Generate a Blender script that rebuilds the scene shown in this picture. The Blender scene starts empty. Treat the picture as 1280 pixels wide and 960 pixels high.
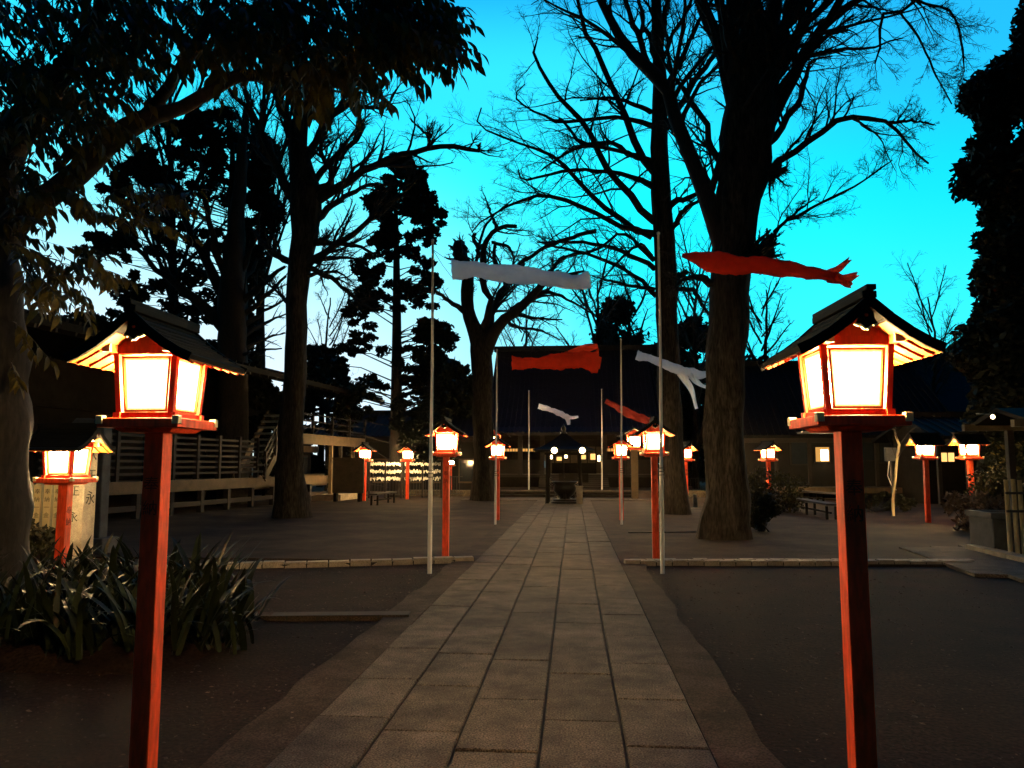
import bpy, math, random
import numpy as np
from mathutils import Vector, Matrix

scene = bpy.context.scene
COL = scene.collection
R = math.radians
random.seed(7)
rng = np.random.default_rng(11)

# ------------------------------------------------------------------ camera
EYE = 1.55
YAW = R(4.56)      # the camera looks a little to the left of the path
PITCH = R(6.0)
F = 960.0          # focal length in photograph pixels (1280 wide)
cam_d = bpy.data.cameras.new("camera")
cam_d.sensor_width = 36.0
cam_d.lens = 27.0
cam_d.clip_start = 0.05
cam_d.clip_end = 2000
cam = bpy.data.objects.new("camera", cam_d)
COL.objects.link(cam)
cam.location = (0, 0, EYE)
cam.rotation_euler = (math.pi / 2 + PITCH, 0, YAW)
scene.camera = cam
CR = cam.rotation_euler.to_matrix()

def ray(px, py):
    return CR @ Vector(((px - 640) / F, (480 - py) / F, -1.0))
def at(px, py, Y):
    """point seen at photograph pixel (px,py) that stands at distance Y along the path"""
    d = ray(px, py)
    return Vector((0, 0, EYE)) + d * (Y / d.y)
def gp(px, py, z=0.0):
    d = ray(px, py)
    return Vector((0, 0, EYE)) + d * ((z - EYE) / d.z)
def xof(px, Y):
    return at(px, 581, Y).x
def zof(px, py, Y):
    return at(px, py, Y).z

# ------------------------------------------------------------------ world, dusk sky
SUN_AZ = R(-38)    # where the sun went down, measured from the path axis (+Y), negative = left
SUN_EL = R(1.0)
world = bpy.data.worlds.new("World")
scene.world = world
world.use_nodes = True
wn, wl = world.node_tree.nodes, world.node_tree.links
wn.clear()
out = wn.new("ShaderNodeOutputWorld")
bg1 = wn.new("ShaderNodeBackground")
bg2 = wn.new("ShaderNodeBackground")
add = wn.new("ShaderNodeAddShader")
sky = wn.new("ShaderNodeTexSky")
sky.sky_type = 'NISHITA'
sky.sun_disc = False
sky.sun_elevation = SUN_EL
sky.sun_rotation = SUN_AZ
sky.ozone_density = 6.0
sky.air_density = 1.0
sky.dust_density = 0.3
wl.new(sky.outputs[0], bg1.inputs[0])
bg1.inputs[1].default_value = 0.02
# afterglow: cyan that deepens to blue with height and away from the west
tc = wn.new("ShaderNodeTexCoord")
sep = wn.new("ShaderNodeSeparateXYZ")
wl.new(tc.outputs['Generated'], sep.inputs[0])
ramp = wn.new("ShaderNodeValToRGB")
ramp.color_ramp.interpolation = 'EASE'
els = ramp.color_ramp.elements
els[0].position = 0.0; els[0].color = (0.19, 0.74, 0.95, 1)
els[1].position = 1.0; els[1].color = (0.0, 0.020, 0.10, 1)
for p, c in ((0.14, (0.045, 0.96, 1.15, 1)), (0.32, (0.012, 1.02, 1.22, 1)), (0.46, (0.035, 0.82, 1.18, 1)), (0.60, (0.004, 0.30, 0.85, 1)), (0.78, (0.0, 0.06, 0.28, 1))):
    e = els.new(p); e.color = c
wl.new(sep.outputs[2], ramp.inputs[0])
def dotdir(az, el=0.0):
    n = wn.new("ShaderNodeVectorMath"); n.operation = 'DOT_PRODUCT'
    n.inputs[1].default_value = (math.sin(az) * math.cos(el), math.cos(az) * math.cos(el), math.sin(el))
    wl.new(tc.outputs['Generated'], n.inputs[0])
    return n.outputs['Value']
# western brightness
mr = wn.new("ShaderNodeMapRange"); mr.interpolation_type = 'SMOOTHSTEP'
mr.inputs[1].default_value = 0.25; mr.inputs[2].default_value = 0.74
mr.inputs[3].default_value = 0.035; mr.inputs[4].default_value = 1.0
wl.new(dotdir(R(-5), R(16)), mr.inputs[0])
mul = wn.new("ShaderNodeVectorMath"); mul.operation = 'SCALE'
wl.new(ramp.outputs[0], mul.inputs[0]); wl.new(mr.outputs[0], mul.inputs['Scale'])
# white afterglow low in the west
mr2 = wn.new("ShaderNodeMapRange"); mr2.interpolation_type = 'SMOOTHSTEP'
mr2.inputs[1].default_value = 0.74; mr2.inputs[2].default_value = 0.985
mr2.inputs[3].default_value = 0.0; mr2.inputs[4].default_value = 1.0
wl.new(dotdir(R(-36), 0.0), mr2.inputs[0])
mrz = wn.new("ShaderNodeMapRange"); mrz.interpolation_type = 'SMOOTHSTEP'
mrz.inputs[1].default_value = 0.08; mrz.inputs[2].default_value = 0.44
mrz.inputs[3].default_value = 1.0; mrz.inputs[4].default_value = 0.0
wl.new(sep.outputs[2], mrz.inputs[0])
mm = wn.new("ShaderNodeMath"); mm.operation = 'MULTIPLY'
wl.new(mr2.outputs[0], mm.inputs[0]); wl.new(mrz.outputs[0], mm.inputs[1])
mix = wn.new("ShaderNodeMix"); mix.data_type = 'RGBA'
wl.new(mm.outputs[0], mix.inputs[0])
wl.new(mul.outputs[0], mix.inputs[6])
mix.inputs[7].default_value = (0.84, 1.0, 1.1, 1)
# deeper blue towards the right (north)
mr3 = wn.new("ShaderNodeMapRange"); mr3.interpolation_type = 'SMOOTHSTEP'
mr3.inputs[1].default_value = 0.84; mr3.inputs[2].default_value = 0.99
mr3.inputs[3].default_value = 0.0; mr3.inputs[4].default_value = 0.5
wl.new(dotdir(R(36), R(40)), mr3.inputs[0])
mix2 = wn.new("ShaderNodeMix"); mix2.data_type = 'RGBA'
wl.new(mr3.outputs[0], mix2.inputs[0]); wl.new(mix.outputs[2], mix2.inputs[6])
mix2.inputs[7].default_value = (0.0, 0.20, 0.80, 1)
wl.new(mix2.outputs[2], bg2.inputs[0])
bg2.inputs[1].default_value = 1.06
wl.new(bg1.outputs[0], add.inputs[0]); wl.new(bg2.outputs[0], add.inputs[1]); wl.new(add.outputs[0], out.inputs[0])

# the last of the sun (dusk: almost nothing)
sl = bpy.data.lights.new("sun", 'SUN')
sl.energy = 0.03; sl.angle = R(2); sl.color = (1.0, 0.85, 0.7)
sun = bpy.data.objects.new("sun", sl); COL.objects.link(sun)
sdir = Vector((math.sin(SUN_AZ) * math.cos(SUN_EL), math.cos(SUN_AZ) * math.cos(SUN_EL), math.sin(SUN_EL)))
sun.rotation_euler = sdir.to_track_quat('Z', 'Y').to_euler()

scene.view_settings.view_transform = 'Standard'
scene.view_settings.look = 'None'
scene.view_settings.exposure = 0.0
scene.view_settings.gamma = 1.0
scene.render.engine = 'CYCLES'
scene.cycles.max_bounces = 6
scene.cycles.diffuse_bounces = 3
scene.cycles.transparent_max_bounces = 6
scene.cycles.sample_clamp_indirect = 4.0
LAMP = 470.0        # radiance of the paper panes

# ------------------------------------------------------------------ materials
MATS = {}
def mat(name, col, rough=0.7, var=0.25, scale=6.0, bump=0.0, bscale=40.0, metal=0.0, spec=0.4, trans=0.0,
        stretch=None, rnd=0.0, coord='Object', col2=None, fine=0.0, fscale=150.0, stain=0.0, sscale=1.3):
    m = bpy.data.materials.new(name); m.use_nodes = True
    n, l = m.node_tree.nodes, m.node_tree.links
    b = n['Principled BSDF']; o = n['Material Output']
    b.inputs['Roughness'].default_value = rough
    b.inputs['Metallic'].default_value = metal
    b.inputs['Specular IOR Level'].default_value = spec
    t = n.new("ShaderNodeTexCoord")
    src = t.outputs[coord]
    if stretch:
        mp = n.new("ShaderNodeMapping"); mp.inputs['Scale'].default_value = stretch
        l.new(src, mp.inputs[0]); src = mp.outputs[0]
    if rnd > 0:   # shift the pattern for each object
        oi = n.new("ShaderNodeObjectInfo")
        ad = n.new("ShaderNodeVectorMath"); ad.operation = 'ADD'
        sc = n.new("ShaderNodeVectorMath"); sc.operation = 'SCALE'; sc.inputs['Scale'].default_value = 57.0
        cb = n.new("ShaderNodeCombineXYZ")
        l.new(oi.outputs['Random'], cb.inputs[0]); l.new(oi.outputs['Random'], cb.inputs[1])
        l.new(cb.outputs[0], sc.inputs[0]); l.new(src, ad.inputs[0]); l.new(sc.outputs[0], ad.inputs[1])
        src = ad.outputs[0]
    nz = n.new("ShaderNodeTexNoise"); nz.inputs['Scale'].default_value = scale
    nz.inputs['Detail'].default_value = 6; nz.inputs['Roughness'].default_value = 0.65
    l.new(src, nz.inputs['Vector'])
    mx = n.new("ShaderNodeMix"); mx.data_type = 'RGBA'
    c2 = col2 if col2 else tuple(c * (1 - var) for c in col)
    c1 = tuple(min(1, c * (1 + var)) for c in col)
    mx.inputs[6].default_value = (*c2, 1); mx.inputs[7].default_value = (*c1, 1)
    rp = n.new("ShaderNodeMapRange"); rp.inputs[1].default_value = 0.3; rp.inputs[2].default_value = 0.7
    l.new(nz.outputs[0], rp.inputs[0]); l.new(rp.outputs[0], mx.inputs[0])
    csrc = mx.outputs[2]
    if fine > 0:
        nf = n.new("ShaderNodeTexNoise"); nf.inputs['Scale'].default_value = fscale; nf.inputs['Detail'].default_value = 3
        l.new(src, nf.inputs['Vector'])
        r3 = n.new("ShaderNodeMapRange"); r3.inputs[1].default_value = 0.35; r3.inputs[2].default_value = 0.65
        r3.inputs[3].default_value = 1 - fine; r3.inputs[4].default_value = 1 + fine
        l.new(nf.outputs[0], r3.inputs[0])
        s3 = n.new("ShaderNodeVectorMath"); s3.operation = 'SCALE'
        l.new(csrc, s3.inputs[0]); l.new(r3.outputs[0], s3.inputs['Scale']); csrc = s3.outputs[0]
    if rnd > 0:
        r2 = n.new("ShaderNodeMapRange"); r2.inputs[3].default_value = 1 - rnd; r2.inputs[4].default_value = 1 + rnd
        l.new(oi.outputs['Random'], r2.inputs[0])
        s2 = n.new("ShaderNodeVectorMath"); s2.operation = 'SCALE'
        l.new(csrc, s2.inputs[0]); l.new(r2.outputs[0], s2.inputs['Scale'])
        csrc = s2.outputs[0]
    if stain > 0:   # wide damp and worn patches that run across neighbouring pieces
        ge = n.new("ShaderNodeNewGeometry")
        ns = n.new("ShaderNodeTexNoise"); ns.inputs['Scale'].default_value = sscale; ns.inputs['Detail'].default_value = 8; ns.inputs['Roughness'].default_value = .7
        l.new(ge.outputs['Position'], ns.inputs['Vector'])
        r4 = n.new("ShaderNodeMapRange"); r4.inputs[1].default_value = .35; r4.inputs[2].default_value = .65
        r4.inputs[3].default_value = 1 - stain; r4.inputs[4].default_value = 1 + stain
        l.new(ns.outputs[0], r4.inputs[0])
        s4 = n.new("ShaderNodeVectorMath"); s4.operation = 'SCALE'
        l.new(csrc, s4.inputs[0]); l.new(r4.outputs[0], s4.inputs['Scale']); csrc = s4.outputs[0]
    l.new(csrc, b.inputs['Base Color'])
    if bump > 0:
        nb = n.new("ShaderNodeTexNoise"); nb.inputs['Scale'].default_value = bscale; nb.inputs['Detail'].default_value = 5
        l.new(src, nb.inputs['Vector'])
        bp = n.new("ShaderNodeBump"); bp.inputs['Strength'].default_value = min(1, bump * 10); bp.inputs['Distance'].default_value = bump
        l.new(nb.outputs[0], bp.inputs['Height']); l.new(bp.outputs[0], b.inputs['Normal'])
    if trans > 0:
        tr = n.new("ShaderNodeBsdfTranslucent"); l.new(csrc, tr.inputs[0])
        ms = n.new("ShaderNodeMixShader"); ms.inputs[0].default_value = trans
        l.new(b.outputs[0], ms.inputs[1]); l.new(tr.outputs[0], ms.inputs[2]); l.new(ms.outputs[0], o.inputs[0])
    MATS[name] = m
    return m
def emat(name, col, strength):
    m = bpy.data.materials.new(name); m.use_nodes = True
    n, l = m.node_tree.nodes, m.node_tree.links
    n.clear()
    o = n.new("ShaderNodeOutputMaterial"); e = n.new("ShaderNodeEmission")
    e.inputs[0].default_value = (*col, 1); e.inputs[1].default_value = strength
    l.new(e.outputs[0], o.inputs[0])
    return m

M_soil = mat("dark_soil", (0.0105, 0.0058, 0.0038), 0.95, 0.55, 1.2, 0.02, 22, fine=0.75, fscale=38, spec=.08, stain=.5)
M_sand = mat("packed_sand", (0.034, 0.0235, 0.0155), 0.95, 0.45, 0.8, 0.008, 60, fine=0.5, fscale=60, spec=.1, stain=.45, sscale=.7)
M_shoulder = mat("trodden_shoulder", (0.034, 0.024, 0.017), 0.95, 0.5, 2.0, 0.014, 50, fine=0.55, fscale=80, spec=.1, stain=.4)
M_slab = mat("granite_slab", (0.064, 0.052, 0.039), 0.88, 0.32, 5.0, 0.007, 90, rnd=0.20, fine=0.7, fscale=95, spec=.12, stain=.38, sscale=2.2)
M_joint = mat("path_joint", (0.016, 0.013, 0.010), 0.95, 0.3, 8, 0.004, 80)
M_kerb = mat("kerb_stone", (0.24, 0.20, 0.15), 0.85, 0.3, 5, 0.006, 60, rnd=0.15, fine=0.3, fscale=90)
M_stone = mat("old_granite", (0.23, 0.20, 0.16), 0.85, 0.3, 7, 0.006, 50, fine=0.3)
M_basin = mat("mossy_stone", (0.040, 0.044, 0.050), 0.85, 0.4, 5, 0.01, 40, fine=0.3)
M_red = mat("vermilion_paint", (0.80, 0.070, 0.014), 0.55, 0.28, 9, 0.002, 60, spec=0.3, stretch=(1, 1, 0.22), rnd=0.08, fine=.18, fscale=40)
M_yell = mat("cream_end_paint", (0.72, 0.55, 0.30), 0.6, 0.12, 20)
M_ochre = mat("ochre_soffit", (0.52, 0.125, 0.010), 0.6, 0.12, 20)
M_carve = mat("carved_ink", (0.02, 0.016, 0.012), 0.8)
M_rooft = mat("lantern_roof_copper", (0.006, 0.0065, 0.006), 0.75, 0.4, 14, 0.002, 60, spec=.08)
M_ink = mat("faded_ink", (0.20, 0.018, 0.008), 0.8, 0.2, 30)
M_paper = emat("lit_paper", (1.0, 0.68, 0.33), LAMP)
def paper_nodes(m):
    n, l = m.node_tree.nodes, m.node_tree.links
    e = [x for x in n if x.type == 'EMISSION'][0]
    uv = n.new("ShaderNodeUVMap"); uv.uv_map = "UVMap"
    sp = n.new("ShaderNodeSeparateXYZ"); l.new(uv.outputs[0], sp.inputs[0])
    def M(op, a, b=None):
        q = n.new("ShaderNodeMath"); q.operation = op
        for i, x in enumerate((a, b)):
            if x is None: continue
            if isinstance(x, (int, float)): q.inputs[i].default_value = x
            else: l.new(x, q.inputs[i])
        return q.outputs[0]
    du = M('MINIMUM', sp.outputs[0], M('SUBTRACT', 1.0, sp.outputs[0]))
    dv_ = M('MINIMUM', sp.outputs[1], M('SUBTRACT', 1.0, sp.outputs[1]))
    nz = n.new("ShaderNodeTexNoise"); nz.inputs['Scale'].default_value = 14; nz.inputs['Detail'].default_value = 4
    l.new(uv.outputs[0], nz.inputs['Vector'])
    d = M('ADD', M('MINIMUM', du, dv_), M('MULTIPLY', M('SUBTRACT', nz.outputs[0], 0.5), 0.025))
    mr_ = n.new("ShaderNodeMapRange"); mr_.inputs[1].default_value = 0.0; mr_.inputs[2].default_value = 0.30
    l.new(d, mr_.inputs[0])
    pw = M('POWER', mr_.outputs[0], 3.4)
    st = M('ADD', M('MULTIPLY', pw, LAMP * 1.75), 0.95)
    l.new(st, e.inputs[1])
    cr_ = n.new("ShaderNodeValToRGB"); cr_.color_ramp.elements[0].color = (1.0, 0.36, 0.045, 1); cr_.color_ramp.elements[1].color = (1.0, 0.65, 0.27, 1)
    cr_.color_ramp.elements[1].position = 0.45
    l.new(mr_.outputs[0], cr_.inputs[0]); l.new(cr_.outputs[0], e.inputs[0])
paper_nodes(M_paper)
def pane(name, q, nrm, t, parent):
    """one paper pane with a UV square on its front"""
    b = MB(); b.slab(q, nrm, t); me = b.mesh(name, M_paper)
    uv = me.uv_layers.new(name="UVMap"); C4 = [(0, 0), (1, 0), (1, 1), (0, 1)]
    for lp in me.loops: uv.data[lp.index].uv = C4[lp.vertex_index % 4]
    return link(name, me, parent)
M_pole = mat("pale_metal_pole", (0.50, 0.47, 0.44), 0.45, 0.2, 5, metal=0.0, stretch=(1, 1, 0.3))
M_rope = mat("rope", (0.03, 0.025, 0.02), 0.9)
M_white = mat("white_cloth", (0.90, 0.86, 0.90), 0.9, 0.10, 3, trans=0.65)
M_redd = mat("shaded_red_cloth", (0.16, 0.014, 0.010), 0.9, 0.18, 3, trans=0.3)  # darker copy of the red cloth, its dimming by shade put into the colour
M_redc = mat("red_cloth", (0.88, 0.055, 0.018), 0.9, 0.18, 3, trans=0.45)
M_bark = mat("grey_bark", (0.019, 0.016, 0.013), 0.95, 0.75, 6, 0.05, 10, stretch=(1, 1, 0.18), fine=0.55, fscale=26, spec=.1)
M_bark2 = mat("dark_bark", (0.013, 0.010, 0.008), 0.95, 0.5, 5, 0.03, 14, stretch=(1, 1, 0.25), fine=0.4, fscale=30)
M_twig = mat("twig_bark", (0.022, 0.018, 0.016), 0.9, 0.3, 5)
M_leaf = mat("broad_leaf", (0.085, 0.060, 0.010), 0.55, 0.45, 3, trans=0.2, rnd=0.3, col2=(0.018, 0.020, 0.006), spec=.2)
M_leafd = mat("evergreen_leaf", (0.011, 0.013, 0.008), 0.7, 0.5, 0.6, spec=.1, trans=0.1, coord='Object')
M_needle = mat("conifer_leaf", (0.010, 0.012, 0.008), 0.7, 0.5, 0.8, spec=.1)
M_shrub = mat("shrub_leaf", (0.022, 0.021, 0.010), 0.7, 0.5, 2, trans=0.15, spec=.1)
M_strap = mat("strap_leaf", (0.011, 0.015, 0.006), 0.55, 0.5, 4, spec=.12, rnd=0.45, stretch=(3, 3, 0.6))
M_wood = mat("weathered_wood", (0.015, 0.011, 0.008), 0.8, 0.35, 4, 0.004, 30, stretch=(1, 1, 5), fine=0.2, fscale=50)
M_wood2 = mat("pale_wood", (0.075, 0.052, 0.027), 0.75, 0.3, 4, 0.003, 30, fine=0.2, fscale=50)
M_wood3 = mat("dark_timber", (0.010, 0.008, 0.006), 0.85, 0.4, 4, 0.004, 30, spec=.08)
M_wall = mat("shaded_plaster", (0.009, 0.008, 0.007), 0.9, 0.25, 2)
M_tile = mat("roof_tile", (0.016, 0.015, 0.017), 0.85, 0.3, 8, 0.003, 50, spec=.12)
M_tile2 = mat("dark_roof", (0.010, 0.010, 0.010), 0.85, 0.3, 8, spec=.08)
M_bronze = mat("dark_bronze", (0.030, 0.028, 0.026), 0.32, 0.3, 10, 0.001, 60, metal=0.8)
M_iron = mat("iron_rail", (0.02, 0.02, 0.02), 0.5, 0.2, 8, metal=0.3)
M_steel = mat("galvanised_rail", (0.35, 0.34, 0.32), 0.4, 0.2, 8, metal=0.6)
M_slip = mat("paper_slip", (0.75, 0.72, 0.66), 0.9, 0.1, 20)
M_bamboo = mat("bamboo", (0.30, 0.24, 0.13), 0.6, 0.3, 6, stretch=(1, 1, 0.3))
M_glow = emat("lit_interior", (1.0, 0.55, 0.16), 1.6)
M_glow2 = emat("bright_lamp", (1.0, 0.74, 0.38), 14.0)
M_glow3 = emat("lit_transom", (1.0, 0.50, 0.12), 0.75)
M_litter = mat("fallen_leaf", (0.075, 0.052, 0.034), 0.9, 0.9, 3.1)
M_glass = mat("window_glass", (0.02, 0.025, 0.03), 0.12, 0.1, 3, spec=0.6)

# ------------------------------------------------------------------ mesh helpers
class MB:
    """collects verts/faces of one mesh object; several materials allowed"""
    def __init__(s):
        s.v = []; s.f = []; s.mi = []; s.m = 0
    def box(s, c, d, rot=None, taper=1.0):
        hx, hy, hz = d[0] / 2, d[1] / 2, d[2] / 2
        c = Vector(c); i = len(s.v)
        for z, k in ((-hz, 1.0), (hz, taper)):
            for x, y in ((-hx, -hy), (hx, -hy), (hx, hy), (-hx, hy)):
                p = Vector((x * k, y * k, z))
                if rot is not None: p = rot @ p
                s.v.append(tuple(c + p))
        for q in ((0, 3, 2, 1), (4, 5, 6, 7), (0, 1, 5, 4), (1, 2, 6, 5), (2, 3, 7, 6), (3, 0, 4, 7)):
            s.f.append(tuple(i + k for k in q)); s.mi.append(s.m)
        return s
    def span(s, x0, x1, y0, y1, z0, z1):
        return s.box(((x0 + x1) / 2, (y0 + y1) / 2, (z0 + z1) / 2), (abs(x1 - x0), abs(y1 - y0), abs(z1 - z0)))
    def bar(s, a, b, w, h=None, up=Vector((0, 0, 1))):
        a = Vector(a); b = Vector(b); h = h or w
        d = b - a
        if d.length < 1e-6: return s
        y = d.normalized()
        u = up if abs(y.dot(up)) < 0.98 else Vector((1, 0, 0))
        x = y.cross(u).normalized(); z = x.cross(y).normalized()
        m = Matrix((x, y, z)).transposed()
        return s.box((a + b) / 2, (w, d.length, h), m)
    def quad(s, *p):
        i = len(s.v)
        s.v += [tuple(q) for q in p]; s.f.append(tuple(range(i, i + len(p)))); s.mi.append(s.m)
        return s
    def slab(s, p, n, t):
        """thick sheet: quad p, thickened by t along -n"""
        i = len(s.v); n = Vector(n).normalized() * t; k = len(p)
        s.v += [tuple(Vector(q)) for q in p] + [tuple(Vector(q) - n) for q in p]
        s.f.append(tuple(range(i, i + k))); s.f.append(tuple(range(i + 2 * k - 1, i + k - 1, -1)))
        s.mi += [s.m, s.m]
        for j in range(k):
            a, b = i + j, i + (j + 1) % k
            s.f.append((a, a + k, b + k, b)); s.mi.append(s.m)
        return s
    def lathe(s, c, prof, n=20):
        i = len(s.v); c = Vector(c)
        for r, z in prof:
            for k in range(n):
                a = 2 * math.pi * k / n
                s.v.append((c.x + r * math.cos(a), c.y + r * math.sin(a), c.z + z))
        for j in range(len(prof) - 1):
            for k in range(n):
                a = i + j * n + k; b = i + j * n + (k + 1) % n
                s.f.append((a, b, b + n, a + n)); s.mi.append(s.m)
        s.f.append(tuple(i + k for k in range(n))[::-1]); s.mi.append(s.m)
        s.f.append(tuple(i + (len(prof) - 1) * n + k for k in range(n))); s.mi.append(s.m)
        return s
    def tube(s, pts, rad, n=8):
        P = np.array([[list(p) for p in pts]], float); Rr = np.array([rad], float)
        v, f = tubes(P, Rr, n)
        i = len(s.v); s.v += [tuple(x) for x in v]
        s.f += [tuple(int(i + k) for k in q) for q in f]; s.mi += [s.m] * len(f)
        s.f.append(tuple(i + k for k in range(n))); s.f.append(tuple(i + (len(pts) - 1) * n + k for k in range(n))[::-1])
        s.mi += [s.m] * 2
        return s
    def text(s, body, size, origin, xdir, zdir, thick=0.0015):
        """flat lettering of one glyph column, extruded by a hair"""
        cu = bpy.data.curves.new('t', 'FONT'); cu.body = body; cu.size = size; cu.extrude = thick
        cu.align_x = 'CENTER'; cu.resolution_u = 2
        o = bpy.data.objects.new('t', cu); COL.objects.link(o)
        bpy.context.view_layer.update()
        me = bpy.data.meshes.new_from_object(o.evaluated_get(bpy.context.evaluated_depsgraph_get()))
        x = Vector(xdir).normalized(); z = Vector(zdir).normalized(); nn = x.cross(z)
        i = len(s.v)
        for q in me.vertices:
            s.v.append(tuple(Vector(origin) + x * q.co.x + z * q.co.y + nn * q.co.z))
        for pgn in me.polygons:
            s.f.append(tuple(i + k for k in pgn.vertices)); s.mi.append(s.m)
        bpy.data.objects.remove(o); bpy.data.meshes.remove(me); bpy.data.curves.remove(cu)
        return s
    def mesh(s, name, mats, smooth=False):
        me = bpy.data.meshes.new(name)
        me.from_pydata(s.v, [], s.f)
        ms = mats if isinstance(mats, (list, tuple)) else [mats]
        for m in ms: me.materials.append(m)
        me.polygons.foreach_set('material_index', s.mi)
        if smooth: me.polygons.foreach_set('use_smooth', [True] * len(me.polygons))
        me.update()
        return me
    def build(s, name, mats, parent=None, smooth=False, bevel=0.0):
        """one object for each separate piece (pieces that stand apart become objects of their own)"""
        gr = s.pieces()
        if len(gr) == 1: return link(name, s.mesh(name, mats, smooth), parent, bevel)
        first = None
        for vs, fs in gr:
            b = MB(); ix = {v: k for k, v in enumerate(vs)}
            b.v = [s.v[v] for v in vs]; b.f = [tuple(ix[k] for k in s.f[f]) for f in fs]; b.mi = [s.mi[f] for f in fs]
            o = link(name, b.mesh(name, mats, smooth), parent, bevel)
            first = first or o
        return first
    def mass(s, name, mats, parent=None):
        o = link(name, s.mesh(name, mats), parent); o['kind'] = 'stuff'; return o
    def pieces(s):
        par = list(range(len(s.v)))
        def find(a):
            while par[a] != a:
                par[a] = par[par[a]]; a = par[a]
            return a
        for f in s.f:
            r0 = find(f[0])
            for k in f[1:]: par[find(k)] = r0
        isl = {}
        for i in range(len(s.v)): isl.setdefault(find(i), []).append(i)
        keys = list(isl); k = len(keys)
        if k == 1 or k > 400: return [(list(range(len(s.v))), list(range(len(s.f))))]
        V = np.array(s.v, float)
        lo = np.array([V[isl[q]].min(0) for q in keys]); hi = np.array([V[isl[q]].max(0) for q in keys])
        size = (hi - lo).max(1)
        gap = np.maximum(0, np.maximum(lo[:, None] - hi[None], lo[None] - hi[:, None]))
        near = np.sqrt((gap ** 2).sum(2)) <= np.maximum(.02, .5 * np.maximum(size[:, None], size[None]))
        grp = list(range(k))
        def fg(a):
            while grp[a] != a: a = grp[a]
            return a
        for a, b in zip(*np.nonzero(near)):
            ra, rb_ = fg(a), fg(b)
            if ra != rb_: grp[max(ra, rb_)] = min(ra, rb_)
        out_ = {}
        which = {}
        for a, q in enumerate(keys):
            g_ = fg(a); out_.setdefault(g_, ([], []))[0].extend(isl[q]); which[q] = g_
        for i, f in enumerate(s.f): out_[which[find(f[0])]][1].append(i)
        return [(sorted(v), f) for v, f in out_.values()]

def link(name, me, parent=None, bevel=0.0, kind=None):
    o = bpy.data.objects.new(name, me); COL.objects.link(o)
    if parent is not None: o.parent = parent
    if bevel > 0:
        b = o.modifiers.new("bevel", 'BEVEL'); b.width = bevel; b.segments = 2; b.limit_method = 'ANGLE'
    if kind: o['kind'] = kind
    return o
def tag(o, label, cat, group=None):
    o['label'] = label; o['category'] = cat
    if group: o['group'] = group
    return o
def struct(o):
    o['kind'] = 'structure'; return o
def stuff(o):
    o['kind'] = 'stuff'; return o
def thing(name, label, cat, loc=(0, 0, 0), rz=0.0, group=None):
    o = bpy.data.objects.new(name, None); COL.objects.link(o)
    o.location = loc; o.rotation_euler = (0, 0, rz); o.empty_display_size = 0.2
    return tag(o, label, cat, group)
def copy_tree(o, parent=None):
    c = o.copy(); COL.objects.link(c)
    c.parent = parent
    for ch in list(o.children): copy_tree(ch, c)
    return c
def npmesh(name, v, f, m, smooth=False):
    """fast mesh from arrays; all faces have the same vertex count"""
    v = np.asarray(v, np.float32); f = np.asarray(f, np.int32)
    me = bpy.data.meshes.new(name)
    k = f.shape[1]
    me.vertices.add(len(v)); me.vertices.foreach_set('co', v.ravel())
    me.loops.add(f.size); me.loops.foreach_set('vertex_index', f.ravel())
    me.polygons.add(len(f)); me.polygons.foreach_set('loop_start', np.arange(0, f.size, k, dtype=np.int32))
    me.polygons.foreach_set('loop_total', np.full(len(f), k, np.int32))
    if smooth: me.polygons.foreach_set('use_smooth', np.ones(len(f), bool))
    me.materials.append(m)
    me.update(calc_edges=True)
    return me

def unit(a):
    return a / np.maximum(np.linalg.norm(a, axis=-1, keepdims=True), 1e-9)
def tubes(P, Rr, n):
    """P (N,K,3) polylines, Rr (N,K) radii -> verts, quads"""
    N, K, _ = P.shape
    T = unit(np.gradient(P, axis=1))
    ref = np.zeros((N, 1, 3)); mean = unit(P[:, -1:] - P[:, :1] + 1e-6)
    ref[..., 0] = 1.0
    alt = np.zeros_like(ref); alt[..., 2] = 1.0
    ref = np.where(np.abs(mean[..., :1]) > 0.8, alt, ref)
    U = unit(np.cross(T, np.broadcast_to(ref, T.shape))); V = np.cross(T, U)
    a = np.arange(n) * 2 * math.pi / n
    ring = U[:, :, None, :] * np.cos(a)[None, None, :, None] + V[:, :, None, :] * np.sin(a)[None, None, :, None]
    v = (P[:, :, None, :] + ring * Rr[:, :, None, None]).reshape(-1, 3)
    i = np.arange(N)[:, None, None] * K * n; j = np.arange(K - 1)[None, :, None] * n; k = np.arange(n)[None, None, :]
    k2 = (k + 1) % n
    q = np.stack([i + j + k, i + j + k2, i + j + n + k2, i + j + n + k], -1).reshape(-1, 4)
    return v, q
def catmull(pts, K):
    P = np.array(pts, float)
    P = np.vstack([2 * P[0] - P[1], P, 2 * P[-1] - P[-2]])
    L = np.r_[0, np.cumsum(np.linalg.norm(np.diff(P[1:-1, :3], axis=0), axis=1))]
    t = np.linspace(0, L[-1], K); out_ = []
    for x in t:
        s = min(max(np.searchsorted(L, x) - 1, 0), len(L) - 2)
        u = (x - L[s]) / max(L[s + 1] - L[s], 1e-9)
        a, b, c, d = P[s], P[s + 1], P[s + 2], P[s + 3]
        out_.append(0.5 * (2 * b + (c - a) * u + (2 * a - 5 * b + 4 * c - d) * u * u + (3 * b - a - 3 * c + d) * u ** 3))
    return np.array(out_)
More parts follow.
